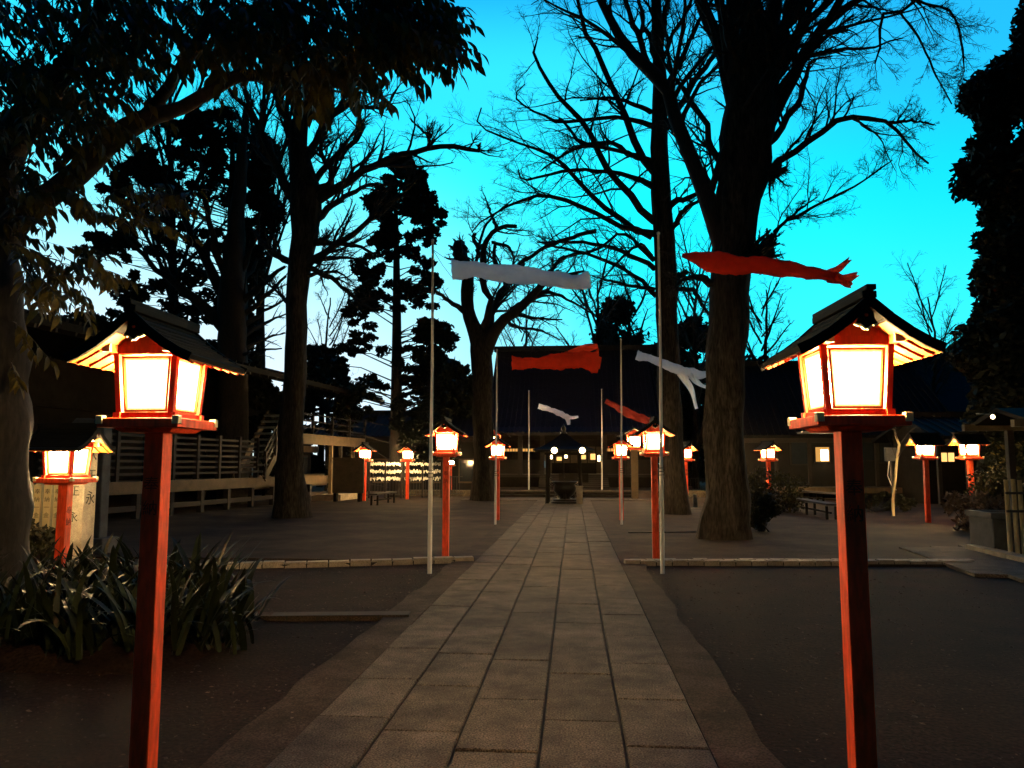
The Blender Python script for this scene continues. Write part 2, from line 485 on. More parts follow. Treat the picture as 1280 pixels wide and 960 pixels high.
def spawn(P, Rr, M, lenf, lo, hi, ang, K, rf, g, upb=0.0, jit=0.16, rmin=0.004, lmax=9.0):
    N, K0, _ = P.shape
    t = g.uniform(lo, hi, (N, M)) * (K0 - 1)
    i0 = np.minimum(t.astype(int), K0 - 2); u = (t - i0)[..., None]
    ar = np.arange(N)[:, None]
    p = P[ar, i0] * (1 - u) + P[ar, i0 + 1] * u
    T = unit(P[ar, i0 + 1] - P[ar, i0])
    r = Rr[ar, i0]
    rand = unit(g.normal(size=p.shape)); perp = unit(rand - T * (rand * T).sum(-1, keepdims=True))
    A = g.uniform(ang * 0.6, ang * 1.3, (N, M, 1))
    d = T * np.cos(A) + perp * np.sin(A); d[..., 2] += upb; d = unit(d)
    plen = np.linalg.norm(np.diff(P, axis=1), axis=-1).sum(1)[:, None]
    L = np.minimum(plen * lenf, lmax) * g.uniform(0.5, 1.25, (N, M)) * (1.1 - 0.6 * t / (K0 - 1))
    p = p.reshape(-1, 3); d = d.reshape(-1, 3); L = L.reshape(-1); r = r.reshape(-1)
    out_ = [p]; step = (L / (K - 1))[:, None]
    for k in range(K - 1):
        d = unit(d + g.normal(size=d.shape) * jit + np.array([0, 0, upb * 0.15]))
        p = p + d * step; out_.append(p)
    Q = np.stack(out_, 1)
    r0 = np.maximum(r * rf, rmin)
    RR = r0[:, None] * np.linspace(1, 0.3, K)[None, :]
    return Q, np.maximum(RR, rmin * 0.5)

def wpts(limb, Y, d=0.0):
    """pixel polyline (px,py,r_px) -> world (x,y,z,r); the limb leans away from / to the camera by d"""
    n = len(limb); o_ = []
    for k, q in enumerate(limb):
        yy = Y + d * (k / max(n - 1, 1))
        p = at(q[0], q[1], yy)
        o_.append((p.x, p.y, p.z, q[2] * yy / F))
    return o_
def bare_tree(label, Y, trunk, limbs, levels, seed, group=None, barkm=None, KL=14, flare=1.5, extra=None, name='bare_tree', rm=0.004):
    """trunk & limbs: pixel polylines with radii; twigs grow from them"""
    g = np.random.default_rng(seed)
    base = wpts(trunk, Y)
    bx, by = base[0][0], base[0][1]
    root = thing(name, label, 'tree', (bx, by, 0), 0, group)
    off = np.array([bx, by, 0.0])
    T = catmull(base, 26)
    T[:, 3] *= 1 + (flare - 1) * np.exp(-np.arange(26) * 1.1)
    P = T[:, :3].copy(); Rt = T[:, 3].copy()
    P[0, 2] = -0.3
    P[2:, :2] += g.normal(size=(24, 2)) * 0.025
    v, f = tubes(P[None] - off, Rt[None], 18)
    nn = unit(v - np.repeat(P - off, 18, axis=0))
    fl = np.repeat(Rt, 18)
    ang_ = np.arctan2(nn[:, 1], nn[:, 0])
    hump = 0.10 * np.sin(ang_ * 3 + v[:, 2] * 0.6 + seed) + 0.06 * np.sin(ang_ * 7 + v[:, 2] * 1.3)
    v = v + nn * (fl * (hump + g.normal(size=len(v)) * 0.03))[:, None]
    link('trunk', npmesh('trunk', v, f, barkm or M_bark, True), root)
    LP = []; LR = []
    for lb in limbs:
        d = g.uniform(-1, 1) * 0.10 * Y if not isinstance(lb, tuple) else lb[1]
        pts = lb if not isinstance(lb, tuple) else lb[0]
        w = catmull(wpts(pts, Y, d), KL)
        w[1:, :3] += g.normal(size=(KL - 1, 3)) * np.minimum(w[1:, 3:4] * 0.35, 0.05)
        LP.append(w[:, :3]); LR.append(np.maximum(w[:, 3], 0.008))
    LP = np.array(LP); LR = np.array(LR)
    v, f = tubes(LP - off, LR, 8)
    v += g.normal(size=v.shape) * 0.006
    link('branches', npmesh('branches', v, f, M_bark2, True), root)
    if extra is not None:
        LP = np.concatenate([LP, catmull(wpts(trunk[-extra:], Y), KL)[None, :, :3]]); LR = np.concatenate([LR, np.full((1, KL), 0.12)])
    A, B = LP, LR
    vs = []; fs = []; o_ = 0
    for k, (M, lenf, lo, ang, K, rf, upb) in enumerate(levels):
        A, B = spawn(A, B, M, lenf, lo, 1.0, ang, K, rf, g, upb, rmin=rm)
        v, f = tubes(A - off, B, 3 if k else 5)
        vs.append(v); fs.append(f + o_); o_ += len(v)
    tw = link('twigs', npmesh('twigs', np.concatenate(vs), np.concatenate(fs), M_twig), root, kind='stuff')
    return root, LP, LR

def leafquads(C, size, g, elong=1.8, flat=0.0):
    N = len(C)
    a = unit(g.normal(size=(N, 3))); b = unit(g.normal(size=(N, 3)))
    if flat: a[:, 2] *= (1 - flat); a = unit(a)
    b = unit(b - a * (a * b).sum(-1, keepdims=True))
    s = size * g.uniform(0.6, 1.4, (N, 1))
    a = a * s * elong / 2; b = b * s / 2
    v = np.stack([C - a, C + b - a * 0.1, C + a, C - b + a * 0.1], 1).reshape(-1, 3)
    return v, np.arange(N * 4).reshape(-1, 4)
def clumps(centres, radii, per, size, g, elong=1.8, flat=0.0, squash=0.7):
    C = np.repeat(np.asarray(centres), per, axis=0); rr = np.repeat(np.asarray(radii), per)[:, None]
    d = unit(g.normal(size=C.shape)) * (g.uniform(0, 1, (len(C), 1)) ** 0.45); d[:, 2] *= squash
    return leafquads(C + d * rr, size, g, elong, flat)

# ------------------------------------------------------------------ ground
def sheet(name, pts, z, m, n=1):
    b = MB(); b.quad(*[(p[0], p[1], z) for p in pts]); return struct(b.build(name, m))
g0 = MB()
N = 48
ringr = [0, 8, 20, 45, 90, 180, 420]
for i, r in enumerate(ringr[1:]):
    for k in range(N):
        a = 2 * math.pi * k / N; b_ = 2 * math.pi * (k + 1) / N
        if i == 0: g0.quad((0, 0, 0), (r * math.cos(a), r * math.sin(a), 0), (r * math.cos(b_), r * math.sin(b_), 0))
        else:
            q = ringr[i]
            g0.quad((q * math.cos(a), q * math.sin(a), 0), (r * math.cos(a), r * math.sin(a), 0), (r * math.cos(b_), r * math.sin(b_), 0), (q * math.cos(b_), q * math.sin(b_), 0))
struct(g0.build('ground', M_soil))

PX0 = gp(451, 960).x - 0.455          # left edge of the five lanes
LW = 0.455
PX1 = PX0 + 5 * LW
K1Y = gp(590, 704).y                  # the kerbs that cross at mid distance
PEND = 33.0
# courtyard of pale packed sand beyond the kerbs, 30 mm proud of the beds, in two halves beside the path
for sx in (-1, 1):
    xa = PX0 - 0.30 if sx < 0 else PX1 + 0.30
    xb = -60 if sx < 0 else 60
    g = MB()
    ys = [K1Y + 0.12, K1Y + 2, K1Y + 5, 22, 27, 34, 60]
    g.m = 0
    for a, b_ in zip(ys[:-1], ys[1:]):
        g.slab([(min(xa, xb), a, 0.03), (max(xa, xb), a, 0.03), (max(xa, xb), b_, 0.03), (min(xa, xb), b_, 0.03)], (0, 0, 1), 0.06)
    struct(g.build('courtyard', M_sand))
# shoulders of trodden earth beside the lanes
for xa, xb, wob in ((PX0 - 0.36, PX0, -1), (PX1, PX1 + 0.34, 1)):
    g = MB(); n = 120; pts = []
    for i in range(n + 1):
        y = -3 + (PEND + 3) * i / n
        w = 0.02 * math.sin(y * 2.1 + wob) + 0.015 * math.sin(y * 5.3) + random.uniform(-.012, .012)
        if y > K1Y: w *= 0.3
        pts.append((xa + (w if wob < 0 else 0), xb + (w if wob > 0 else 0), y))
    for p, q in zip(pts[:-1], pts[1:]):
        g.slab([(p[0], p[2], 0.034), (p[1], p[2], 0.034), (q[1], q[2], 0.034), (q[0], q[2], 0.034)], (0, 0, 1), 0.05)
    struct(g.build('path_shoulder', M_shoulder))

# the paved path: every slab its own piece
path = struct(sheet('path', [(PX0 - 0.01, -3), (PX1 + 0.01, -3), (PX1 + 0.01, PEND), (PX0 - 0.01, PEND)], 0.026, M_joint))
def slab_mesh(w, l, seed):
    r_ = random.Random(seed); b = MB(); h = 0.05; c = 0.007
    j = [r_.uniform(-0.004, 0.004) for _ in range(8)]
    x0, x1, y0, y1 = -w / 2 + abs(j[0]), w / 2 - abs(j[1]), -l / 2 + abs(j[2]), l / 2 - abs(j[3])
    i = 0
    b.v = [(x0, y0, -h), (x1, y0 + j[4], -h), (x1, y1, -h), (x0, y1 + j[5], -h),
           (x0, y0, -c), (x1, y0 + j[4], -c), (x1, y1, -c), (x0, y1 + j[5], -c),
           (x0 + c, y0 + c, 0), (x1 - c, y0 + c + j[4], 0), (x1 - c, y1 - c, 0), (x0 + c, y1 - c + j[5], 0)]
    b.f = [(0, 1, 5, 4), (1, 2, 6, 5), (2, 3, 7, 6), (3, 0, 4, 7), (4, 5, 9, 8), (5, 6, 10, 9), (6, 7, 11, 10), (7, 4, 8, 11), (8, 9, 10, 11)]
    b.mi = [0] * 9
    return b.mesh('paving_stone', M_slab)
lens = [0.84, 0.90, 0.96, 1.02]
slabm = {(k, s): slab_mesh(LW - 0.013, l - 0.010, k * 10 + s) for k, l in enumerate(lens) for s in range(3)}
for lane in range(5):
    y = -2.6 + [0.1, 0.55, 0.28, 0.75, 0.4][lane]
    while y < PEND - 0.5:
        k = random.randrange(4); me = slabm[(k, random.randrange(3))]
        o = link('paving_stone', me, path)
        o.location = (PX0 + LW * (lane + 0.5), y + lens[k] / 2, 0.046 + random.uniform(-0.004, 0.004))
        o.rotation_euler = (random.uniform(-.004, .004), random.uniform(-.006, .006), random.choice((0, math.pi)))
        y += lens[k]
# cross paving in front of the hall platform
plaza = struct(sheet('plaza', [(PX0 - 3.3, PEND), (PX1 + 3.3, PEND), (PX1 + 3.3, 36.0), (PX0 - 3.3, 36.0)], 0.036, M_joint))
pm = MB().box((0, 0, -0.03), (0.88, 0.58, 0.06)).mesh('paving_stone', M_slab)
for i in range(10):
    for j in range(3):
        o = link('paving_stone', pm, plaza); o.location = (PX0 - 3.3 + 0.45 + i * 0.9, PEND + 0.3 + j * 0.6, 0.052)

# kerbs that edge the beds
def kerb(p, q, w, h, n, m, rows=1, name='kerb', jit=0.01):
    p = Vector(p); q = Vector(q); p.z = q.z = 0
    d = q - p; L = d.length; a = math.atan2(d.y, d.x)
    root = MB().box((0, 0, 0), (L, w * rows * 0.9, 0.05)).build(name, M_joint)
    struct(root); root.location = ((p + q) / 2) + Vector((0, 0, 0.03)); root.rotation_euler = (0, 0, a)
    l = L / n
    ms = [MB().box((0, 0, 0), (l - 0.015, w - 0.015, h), taper=0.97).mesh('kerb_stone', m) for _ in range(1)]
    for r_ in range(rows):
        for i in range(n):
            o = link('kerb_stone', ms[0], root, bevel=0.0)
            o.location = (-L / 2 + (i + 0.5 + 0.5 * (r_ % 2) * (rows > 1)) * l - 0.25 * l * (rows > 1), (r_ - (rows - 1) / 2) * w, h / 2 - 0.03 + random.uniform(-jit, jit))
            o.rotation_euler = (random.uniform(-.01, .01), random.uniform(-.01, .01), random.uniform(-.012, .012))
    return root
kerb(gp(300, 711), gp(592, 703), 0.20, 0.09, 11, M_kerb)
kerb(gp(60, 722), gp(299, 711), 0.20, 0.09, 8, M_kerb)
kerb(gp(285, 775), gp(512, 773), 0.22, 0.05, 6, M_shoulder)
kerb(gp(784, 706), gp(1215, 706), 0.17, 0.08, 22, M_kerb, rows=2)
# side path of larger flags leading off to the right
sp = [gp(1130, 690), gp(1240, 686), gp(1420, 745), gp(1210, 716)]
sp_root = sheet('side_path', [(p.x, p.y) for p in sp], 0.036, M_shoulder)
for i in range(7):
    for j in range(3):
        u = (i + .5) / 7; v_ = (j + .5) / 3
        a = sp[0].lerp(sp[1], v_); b_ = sp[3].lerp(sp[2], v_); c = a.lerp(b_, u)
        o = link('paving_stone', slabm[(random.randrange(4), random.randrange(3))], sp_root)
        d = b_ - a
        o.location = (c.x, c.y, 0.058 + random.uniform(-.004, .004)); o.rotation_euler = (0, 0, math.atan2(d.y, d.x) - math.pi / 2)
        o.scale = (1.3, 1.0, 1)
kerb(gp(1215, 690), gp(1420, 741), 0.24, 0.14, 6, M_kerb)
kerb(gp(786, 668), gp(880, 667), 0.10, 0.05, 3, M_shoulder)

# ------------------------------------------------------------------ red post lantern
PH = 1.70   # underside of the head plate
def make_lantern(full=True):
    root = thing('post_lantern', 'x', 'lantern')
    # post
    MB().span(-.047, .047, -.047, .047, -0.35, PH).build('post', M_red, root, bevel=0.004)
    t = MB()
    for k, ch in enumerate('奉納'):
        t.text(ch, 0.078, (0, -0.0483, PH - 0.30 - k * 0.115), (1, 0, 0), (0, 0, 1))
    t.build('inscription', M_ink, root)
    # plate: two crossed bearers and a board
    b = MB()
    b.box((0, 0, PH + 0.022), (0.40, 0.40, 0.044))
    b.box((0, 0, PH - 0.010), (0.25, 0.25, 0.020), taper=1.2)
    b.build('plate', M_red, root, bevel=0.003)
    e = MB()
    for s in (-1, 1):
        for q in (-1, 1):
            e.box((s * 0.188, q * 0.188, PH + 0.036), (0.034, 0.034, 0.040))
    e.build('corner_block', M_yell, root, bevel=0.003)
    z0 = PH + 0.044; z1 = z0 + 0.335
    fr = MB()
    wb, wt = 0.128, 0.148     # half-widths at bottom and top
    for sx in (-1, 1):
        for sy in (-1, 1):
            fr.bar((sx * wb, sy * wb, z0), (sx * wt, sy * wt, z1), 0.026, 0.026, up=Vector((0, 1, 0)))
    for sx in (-1, 1):
        fr.bar((sx * (wb + .002), -wb - .03, z0 + .015), (sx * (wb + .002), wb + .03, z0 + .015), .030, .030)
        fr.bar((-wb - .028, sx * (wb + .004), z0 + .0163), (wb + .028, sx * (wb + .004), z0 + .0163), .0275, .0275)
        fr.bar((-wt + .0185, sx * wt, z1 - .012), (wt - .0185, sx * wt, z1 - .012), .030, .03)
    fr.build('frame', M_red, root)
    # long head beams poking out past the gables, with pale ends
    hb = MB(); he = MB()
    for sx in (-1, 1):
        hb.span(sx * wt - .018, sx * wt + .018, -.235, .235, z1 - .020, z1 + .016)
        for sy in (-1, 1):
            he.span(sx * wt - .0195, sx * wt + .0195, sy * .225, sy * .241, z1 - .0215, z1 + .0175)
    hb.build('head_beam', M_red, root); he.build('beam_end', M_yell, root)
    # thin muntins round the paper and the panes
    for k in range(4):
        a = k * math.pi / 2
        rot = Matrix.Rotation(a, 3, 'Z')
        zb, zt = z0 + .034, z1 - .034
        fb = (zb - z0) / (z1 - z0); ft = (zt - z0) / (z1 - z0)
        yb = -(wb + (wt - wb) * fb) + .004; yt = -(wb + (wt - wb) * ft) + .004
        xb = -yb - .019; xt = -yt - .019
        p = [Vector((-xb, yb, zb)), Vector((xb, yb, zb)), Vector((xt, yt, zt)), Vector((-xt, yt, zt))]
        pane('paper_pane', [rot @ q for q in p], rot @ Vector((0, -1, 0)), 0.003, root)
        tr = MB()
        for s in (-1, 1):
            tr.bar(rot @ Vector((s * (xb - .004), yb - .004, zb)), rot @ Vector((s * (xt - .004), yt - .004, zt)), .009, .009, up=rot @ Vector((0, 1, 0)))
        tr.bar(rot @ Vector((-xb, yb - .004, zb + .004)), rot @ Vector((xb, yb - .004, zb + .004)), .009, .009)
        tr.bar(rot @ Vector((-xt, yt - .004, zt - .004)), rot @ Vector((xt, yt - .004, zt - .004)), .009, .009)
        tr.build('pane_trim', M_ochre, root)
    # gables
    ridge = z1 + .160
    gb = MB()
    for sy in (-1, 1):
        y0, y1 = sorted((sy * .150, sy * .162))
        i = len(gb.v)
        tri = [(-.148, z1 + .0), (.148, z1 + .0), (0.015, ridge - .040), (-0.015, ridge - .040)]
        for y in (y0, y1):
            for x, z in tri: gb.v.append((x, y, z))
        gb.f += [(i, i + 1, i + 2, i + 3), (i + 7, i + 6, i + 5, i + 4)] + [(i + k, i + 4 + k, i + 4 + (k + 1) % 4, i + (k + 1) % 4) for k in range(4)]
        gb.mi += [0] * 6
    gb.box((0, 0, z1 + .012), (2 * wt - .04, 2 * wt - .03, .008))
    gb.span(-.129, .129, -.172, -.1645, z1 - .024, z1 + .016); gb.span(-.129, .129, .1645, .172, z1 - .024, z1 + .016)
    gb.build('gable', M_red, root)
    # hanging gable ornament
    for sy in (-1, 1):
        og = MB(); y = sy * .262
        prof = [(-.030, ridge - .03), (.030, ridge - .03), (.034, ridge - .085), (.046, ridge - .105), (.022, ridge - .110), (0, ridge - .128), (-.022, ridge - .110), (-.046, ridge - .105), (-.034, ridge - .085)]
        i = 0
        og.slab([Vector((x, y - .006, z)) for x, z in prof], (0, -1, 0), 0.012)
        og.m = 1
        for s in (-1, 1):
            og.bar((s * .004, y, ridge - .133), (s * .022, y, ridge - .116), .016, .008)
            og.bar((s * .030, y, ridge - .116), (s * .050, y, ridge - .108), .016, .008)
        og.m = 2
        og.lathe((0, y, ridge - .07), [(.0001, -.010), (.009, -.006), (.011, 0), (.009, .006), (.0001, .010)], 10)
        og.build('gable_ornament', [M_wood3, M_yell, M_red], root)
    # roof: two slightly concave slopes
    D = 0.30
    RW = .300
    prof = [(0.0, ridge), (.08, ridge - .072), (.16, ridge - .132), (.235, ridge - .178), (RW, ridge - .208)]
    for s, nm in ((-1, 'roof'), (1, 'roof')):
        rf = MB()
        for (xa, za), (xb_, zb_) in zip(prof[:-1], prof[1:]):
            n_ = Vector((s * (za - zb_), 0, xb_ - xa)).normalized()
            q = [(s * xa, -D, za), (s * xb_, -D, zb_), (s * xb_, D, zb_), (s * xa, D, za)]
            if s < 0: q = q[::-1]
            rf.slab([Vector(v_) for v_ in q], n_, .022)
        # courses of thatch-like boards
        for k in range(1, 9):
            f_ = k / 9; xx = f_ * RW
            for (xa, za), (xb_, zb_) in zip(prof[:-1], prof[1:]):
                if xa <= xx <= xb_:
                    zz = za + (zb_ - za) * (xx - xa) / (xb_ - xa)
            rf.bar((s * xx, -D - .002, zz + .003), (s * xx, D + .002, zz + .003), .012, .008)
        rf.build(nm, M_rooft, root)
        # barge boards (dark edge of the gable)
        bb = MB()
        for y in (-D - .004, D + .004):
            for (xa, za), (xb_, zb_) in zip(prof[:-1], prof[1:]):
                bb.bar((s * xa, y, za - .014), (s * (xb_ + .002), y, zb_ - .014), .014, .044)
        bb.build('barge_board', M_rooft, root)
        # soffit and rafters under the eave, painted
        sf = MB()
        for (xa, za), (xb_, zb_) in zip(prof[1:-1], prof[2:]):
            n_ = Vector((s * (za - zb_), 0, xb_ - xa)).normalized()
            q = [(s * xa, -D + .02, za - .025), (s * xb_, -D + .02, zb_ - .025), (s * xb_, D - .02, zb_ - .025), (s * xa, D - .02, za - .025)]
            if s < 0: q = q[::-1]
            sf.slab([Vector(v_) for v_ in q], n_, .006)
        sf.build('soffit', M_ochre, root)
        for k in range(6):
            y = -D + .06 + k * (2 * D - .12) / 5
            ra = MB()
            ra.bar((s * .175, y, ridge - .142 - .036), (s * .285, y, ridge - .202 - .036), .018, .016)
            ra.build('rafter', M_red, root)
    rg = MB()
    rg.span(-.030, .030, -D - .012, D + .012, ridge - .004, ridge + .026)
    rg.span(-.020, .020, -D - .035, D + .035, ridge + .0265, ridge + .050)
    rg.build('ridge', M_rooft, root, bevel=0.003)
    return root
LPROTO = make_lantern()
_used = [False]
def lantern(x, y, label, group, rz=0.0, scale=1.0, short=0.0, z=0.0, lean=0.0):
    if not _used[0]:
        o = LPROTO; _used[0] = True
    else:
        o = copy_tree(LPROTO)
    o.location = (x, y, z - short); o.rotation_euler = (0, lean, rz); o.scale = (scale,) * 3
    o['label'] = label; o['group'] = group
    return o
G1 = 'red post lanterns lining the stone path'
G2 = 'red post lanterns around the courtyard'
lantern(xof(197, 3.68), 3.68, 'large lit red post lantern nearest on the left, above the strap-leaved plants', G1, z=.027)
lantern(xof(1061, 3.62), 3.62, 'large lit red post lantern nearest on the right, its roof against open cyan sky', G1, rz=R(2), z=.02)
for px, py, s, lb, gr, rz in (
    (557, 697, 1.08, 'lit red lantern left of the path beside the tall front left flagpole', G1, 0),
    (820, 698, 1.08, 'lit red lantern right of the path beside the tall front right flagpole', G1, 0),
    (622, 650, 1.15, 'lit red lantern left of the path behind the second left flagpole', G1, 0),
    (777, 650, 1.15, 'lit red lantern right of the path behind the second right flagpole', G1, 0),
    (455, 626, 1.38, 'small lit red lantern beside the wooden notice board, left of the paper slip racks', G2, 0),
    (509, 624, 1.38, 'small lit red lantern right behind the low courtyard bench, before the paper slip racks', G2, 0),
    (858, 628, 1.38, 'small lit red lantern between the two big bare trees on the right', G2, 0.4),
    (962, 629, 1.38, 'small lit red lantern in the shrubs right of the thickest bare tree', G2, 0.3),
    (1160, 653, 1.20, 'lit red lantern on the right beside the crooked sapling, gable to the left', G2, math.pi / 2),
    (1217, 652, 1.25, 'rightmost lit red lantern, standing in a dry shrub, gable to the left', G2, math.pi / 2)):
    p = gp(px, py, 0.03)
    lantern(p.x, p.y, lb, gr, rz, s, short=PH * (s - 1) * 1.0, lean=0.0 if px != 1160 else -0.03)
lantern(xof(84, 7.6), 7.6, 'low lit red lantern at far left in front of the pale stone pillar', G2, math.pi / 2, 1.04, short=0.40)
p = at(564, 574, 40)
lantern(p.x, 40, 'tiny lit red lantern seen just right behind the front left path lantern', G2, 0, 0.9, short=0.05)

# taller lit lantern heads on thick pale posts at the foot of the platform
for px, py, lb in ((617, 606, 'left of the two tall lit lanterns on pale wooden posts by the platform'), (793, 606, 'right of the two tall lit lanterns on pale wooden posts by the platform')):
    Y = 35.0; x = xof(px, Y); zt = zof(px, 562, Y)
    t = thing('tall_lantern', lb, 'lantern', (x, Y, 0), 0, 'tall lanterns on pale posts flanking the platform')
    MB().box((0, 0, zt / 2 - .1), (.30, .26, zt + .2)).build('post', M_wood2, t)
    MB().box((0, 0, zt + .03), (.62, .62, .08)).build('plate', M_red, t)
    for k in range(4):
        rot = Matrix.Rotation(k * math.pi / 2, 3, 'Z')
        pane('paper_pane', [rot @ Vector(q) for q in ((-.2, -.24, zt + .09), (.2, -.24, zt + .09), (.24, -.28, zt + .60), (-.24, -.28, zt + .60))], rot @ Vector((0, -1, 0)), .01, t)
    f_ = MB()
    for sx in (-1, 1):
        for sy in (-1, 1): f_.bar((sx * .24, sy * .24, zt + .05), (sx * .28, sy * .28, zt + .66), .05, .05)
    f_.build('frame', M_red, t)
    for s in (-1, 1):
        MB().slab([(0, -.55, zt + .98), (s * .75, -.55, zt + .62), (s * .75, .55, zt + .62), (0, .55, zt + .98)][::s], (s * .4, 0, 1), .05).build('roof', M_rooft, t)
    MB().slab([(-.34, -.30, zt + .67), (.34, -.30, zt + .67), (0, -.30, zt + .90)], (0, -1, 0), .02).build('gable', M_red, t)

# ------------------------------------------------------------------ flagpoles and carp-like cloth streamers
def flagpole(px_top, py_top, px, py, label, Y=None, z0=0.0, rad=0.028):
    p = gp(px, py, z0) if Y is None else Vector((xof(px, Y), Y, z0))
    top = at(px_top, py_top, p.y)
    t = thing('flagpole', label, 'flagpole', p, 0, 'pale flagpoles in pairs along the path')
    h = top.z - p.z; dx = top.x - p.x
    zj = h * 0.29
    def X(z): return dx * z / h
    MB().tube([(0, 0, -.3), (X(zj), 0, zj), (X(zj) , 0, zj + .02)], [rad * 1.12, rad * 1.1, rad * 1.1], 10).build('lower_pole', M_pole, t, smooth=True)
    MB().tube([(X(zj), 0, zj + .02), (X(h * .6) + 0.01, 0, h * .6), (X(h), 0, h)], [rad * .92, rad * .8, rad * .6], 10).build('upper_pole', M_pole, t, smooth=True)
    rp = MB()
    for k in range(3):
        rp.tube([(X(zj) + math.cos(a) * rad * 1.35, math.sin(a) * rad * 1.35, zj - .05 + k * .05 + .01 * a / 6) for a in np.linspace(0, 6.28, 9)], [.006] * 9, 4)
    rp.tube([(X(zj) + rad * 1.3, -rad, zj - .05), (X(zj) + rad * 2.4, -rad, zj - .22)], [.005, .003], 4)
    rp.build('rope_tie', M_rope, t)
    MB().lathe((X(h), 0, h), [(.0001, -.01), (rad * .9, 0), (rad * .9, .03), (.0001, .045)], 10).build('cap', M_pole, t)
    return p, top
FP = {}
FP[1] = flagpole(541, 302, 537, 717, 'tall front left flagpole beside the path, flying the big white streamer')
FP[2] = flagpole(823, 293, 828, 717, 'tall front right flagpole beside the path, flying the long red streamer')
FP[3] = flagpole(621, 438, 619, 657, 'second left flagpole, flying the broad red streamer before the hall roof')
FP[4] = flagpole(776, 425, 777, 657, 'second right flagpole, flying the twisted white streamer')
FP[5] = flagpole(661, 489, 661, 612, 'thin far left flagpole on the hall platform with the small white streamer', Y=39.0, z0=0.3, rad=.035)
FP[6] = flagpole(752, 487, 752, 612, 'thin far right flagpole on the hall platform with the dim red streamer', Y=39.0, z0=0.3, rad=.035)

def streamer(label, Y, spine, m, tails, top, seed, dY=0.0):
    """spine: (px,py,half-height px, half-depth factor). A windblown cloth tube, open at the mouth, with tail fins."""
    g = np.random.default_rng(seed)
    n = 22; K = 46
    S = []
    for k, q in enumerate(spine):
        yy = Y + dY * k / (len(spine) - 1)
        p = at(q[0], q[1], yy); S.append((p.x, p.y, p.z, q[2] * yy / F, q[3]))
    C = catmull(S, K)
    root = thing('cloth_streamer', label, 'streamer', (C[0, 0], C[0, 1], C[0, 2]), 0, 'carp-shaped cloth streamers flying from the flagpoles')
    o0 = C[0, :3].copy()
    v = []
    for k in range(K):
        T = C[min(k + 1, K - 1), :3] - C[max(k - 1, 0), :3]; T /= np.linalg.norm(T)
        up = np.array([0, 0, 1.0]); side = np.cross(T, up); side /= np.linalg.norm(side); up2 = np.cross(side, T)
        for j in range(n):
            a = 2 * math.pi * j / n
            w = 1 + 0.13 * math.sin(a * 2 + k * .31 + seed) + 0.10 * math.sin(a * 5 - k * .5) + 0.10 * math.sin(k * .7 + a + seed) + .04 * math.sin(k * 1.9 + a * 3)
            if k > K - 5 or k < 2: w *= 1 + .25 * math.sin(a * 4 + seed * 2) * (1 if k > K - 3 or k == 0 else .4)
            fold = 0.35 * C[k, 4] + 0.10 * math.sin(k * .45 + a * 3)
            v.append(C[k, :3] - o0 + up2 * math.cos(a) * C[k, 3] * w + side * math.sin(a) * C[k, 3] * w * fold)
    v = np.array(v) + g.normal(size=(K * n, 3)) * (C[:, 3].mean() * .035)
    k = np.arange(K - 1)[:, None] * n; j = np.arange(n)[None, :]; j2 = (j + 1) % n
    f = np.stack([k + j, k + j2, k + n + j2, k + n + j], -1).reshape(-1, 4)
    b = link('body', npmesh('body', v, f, m, True), root)
    for tl in tails:
        w = []
        for k_, q in enumerate(tl):
            p = at(q[0], q[1], Y + dY + 0.10 * k_); w.append((p.x, p.y, p.z, q[2] * Y / F))
        W = catmull(w, 14); vv = []; ff = []
        for k_ in range(14):
            T = W[min(k_ + 1, 13), :3] - W[max(k_ - 1, 0), :3]; T /= np.linalg.norm(T)
            up2 = np.array([-T[2], 0, T[0]]); 
            for s in range(7):
                u = s / 3 - 1
                vv.append(W[k_, :3] - o0 + up2 * u * W[k_, 3] + np.array([0, 1, 0]) * 0.05 * math.sin(u * 4 + k_ * .7 + seed) + np.array([0, .02, 0]) * (1 - u * u) * (14 - k_) / 5)
        for k_ in range(13):
            for s in range(6):
                a = k_ * 7 + s; ff.append((a, a + 1, a + 8, a + 7))
        link('tail_fin', npmesh('tail_fin', vv, ff, m, True), root)
    c = MB(); tp = Vector(top) - Vector(o0)
    for s in (-1, 1):
        m0 = Vector((0.01, 0, s * C[0, 3] * .95))
        c.tube([tp, tp.lerp(m0, .5) - Vector((0, 0, .02)), m0], [.004, .003, .003], 4)
    c.build('cord', M_rope, root)
    return root
streamer('big white cloth streamer flying level from the front left flagpole', FP[1][0].y,
         [(565, 337, 12, 1), (590, 337, 11, 1), (620, 341, 10, 1), (655, 344, 11, .8), (690, 348, 10, .7), (715, 352, 8, .8), (737, 351, 10, .9)], M_white,
         [[(690, 350, 10), (710, 353, 9), (734, 357, 6)]], FP[1][1] - Vector((0, 0, .12)), 2, dY=0.5)
streamer('long red cloth streamer flying right of the front right flagpole, tail split in two', FP[2][0].y,
         [(853, 319, 2.5, .8), (880, 325, 10, 1), (905, 330, 13, 1), (950, 332, 11, .9), (990, 337, 9, .8), (1020, 342, 8, .7), (1042, 346, 6, .6)], M_redc,
         [[(1030, 345, 6), (1048, 336, 5), (1062, 324, 3)], [(1035, 346, 7), (1055, 349, 8), (1072, 343, 3)], [(1035, 347, 6), (1055, 352, 6), (1064, 358, 4)]],
         FP[2][1] - Vector((0, 0, .25)), 5, dY=0.8)
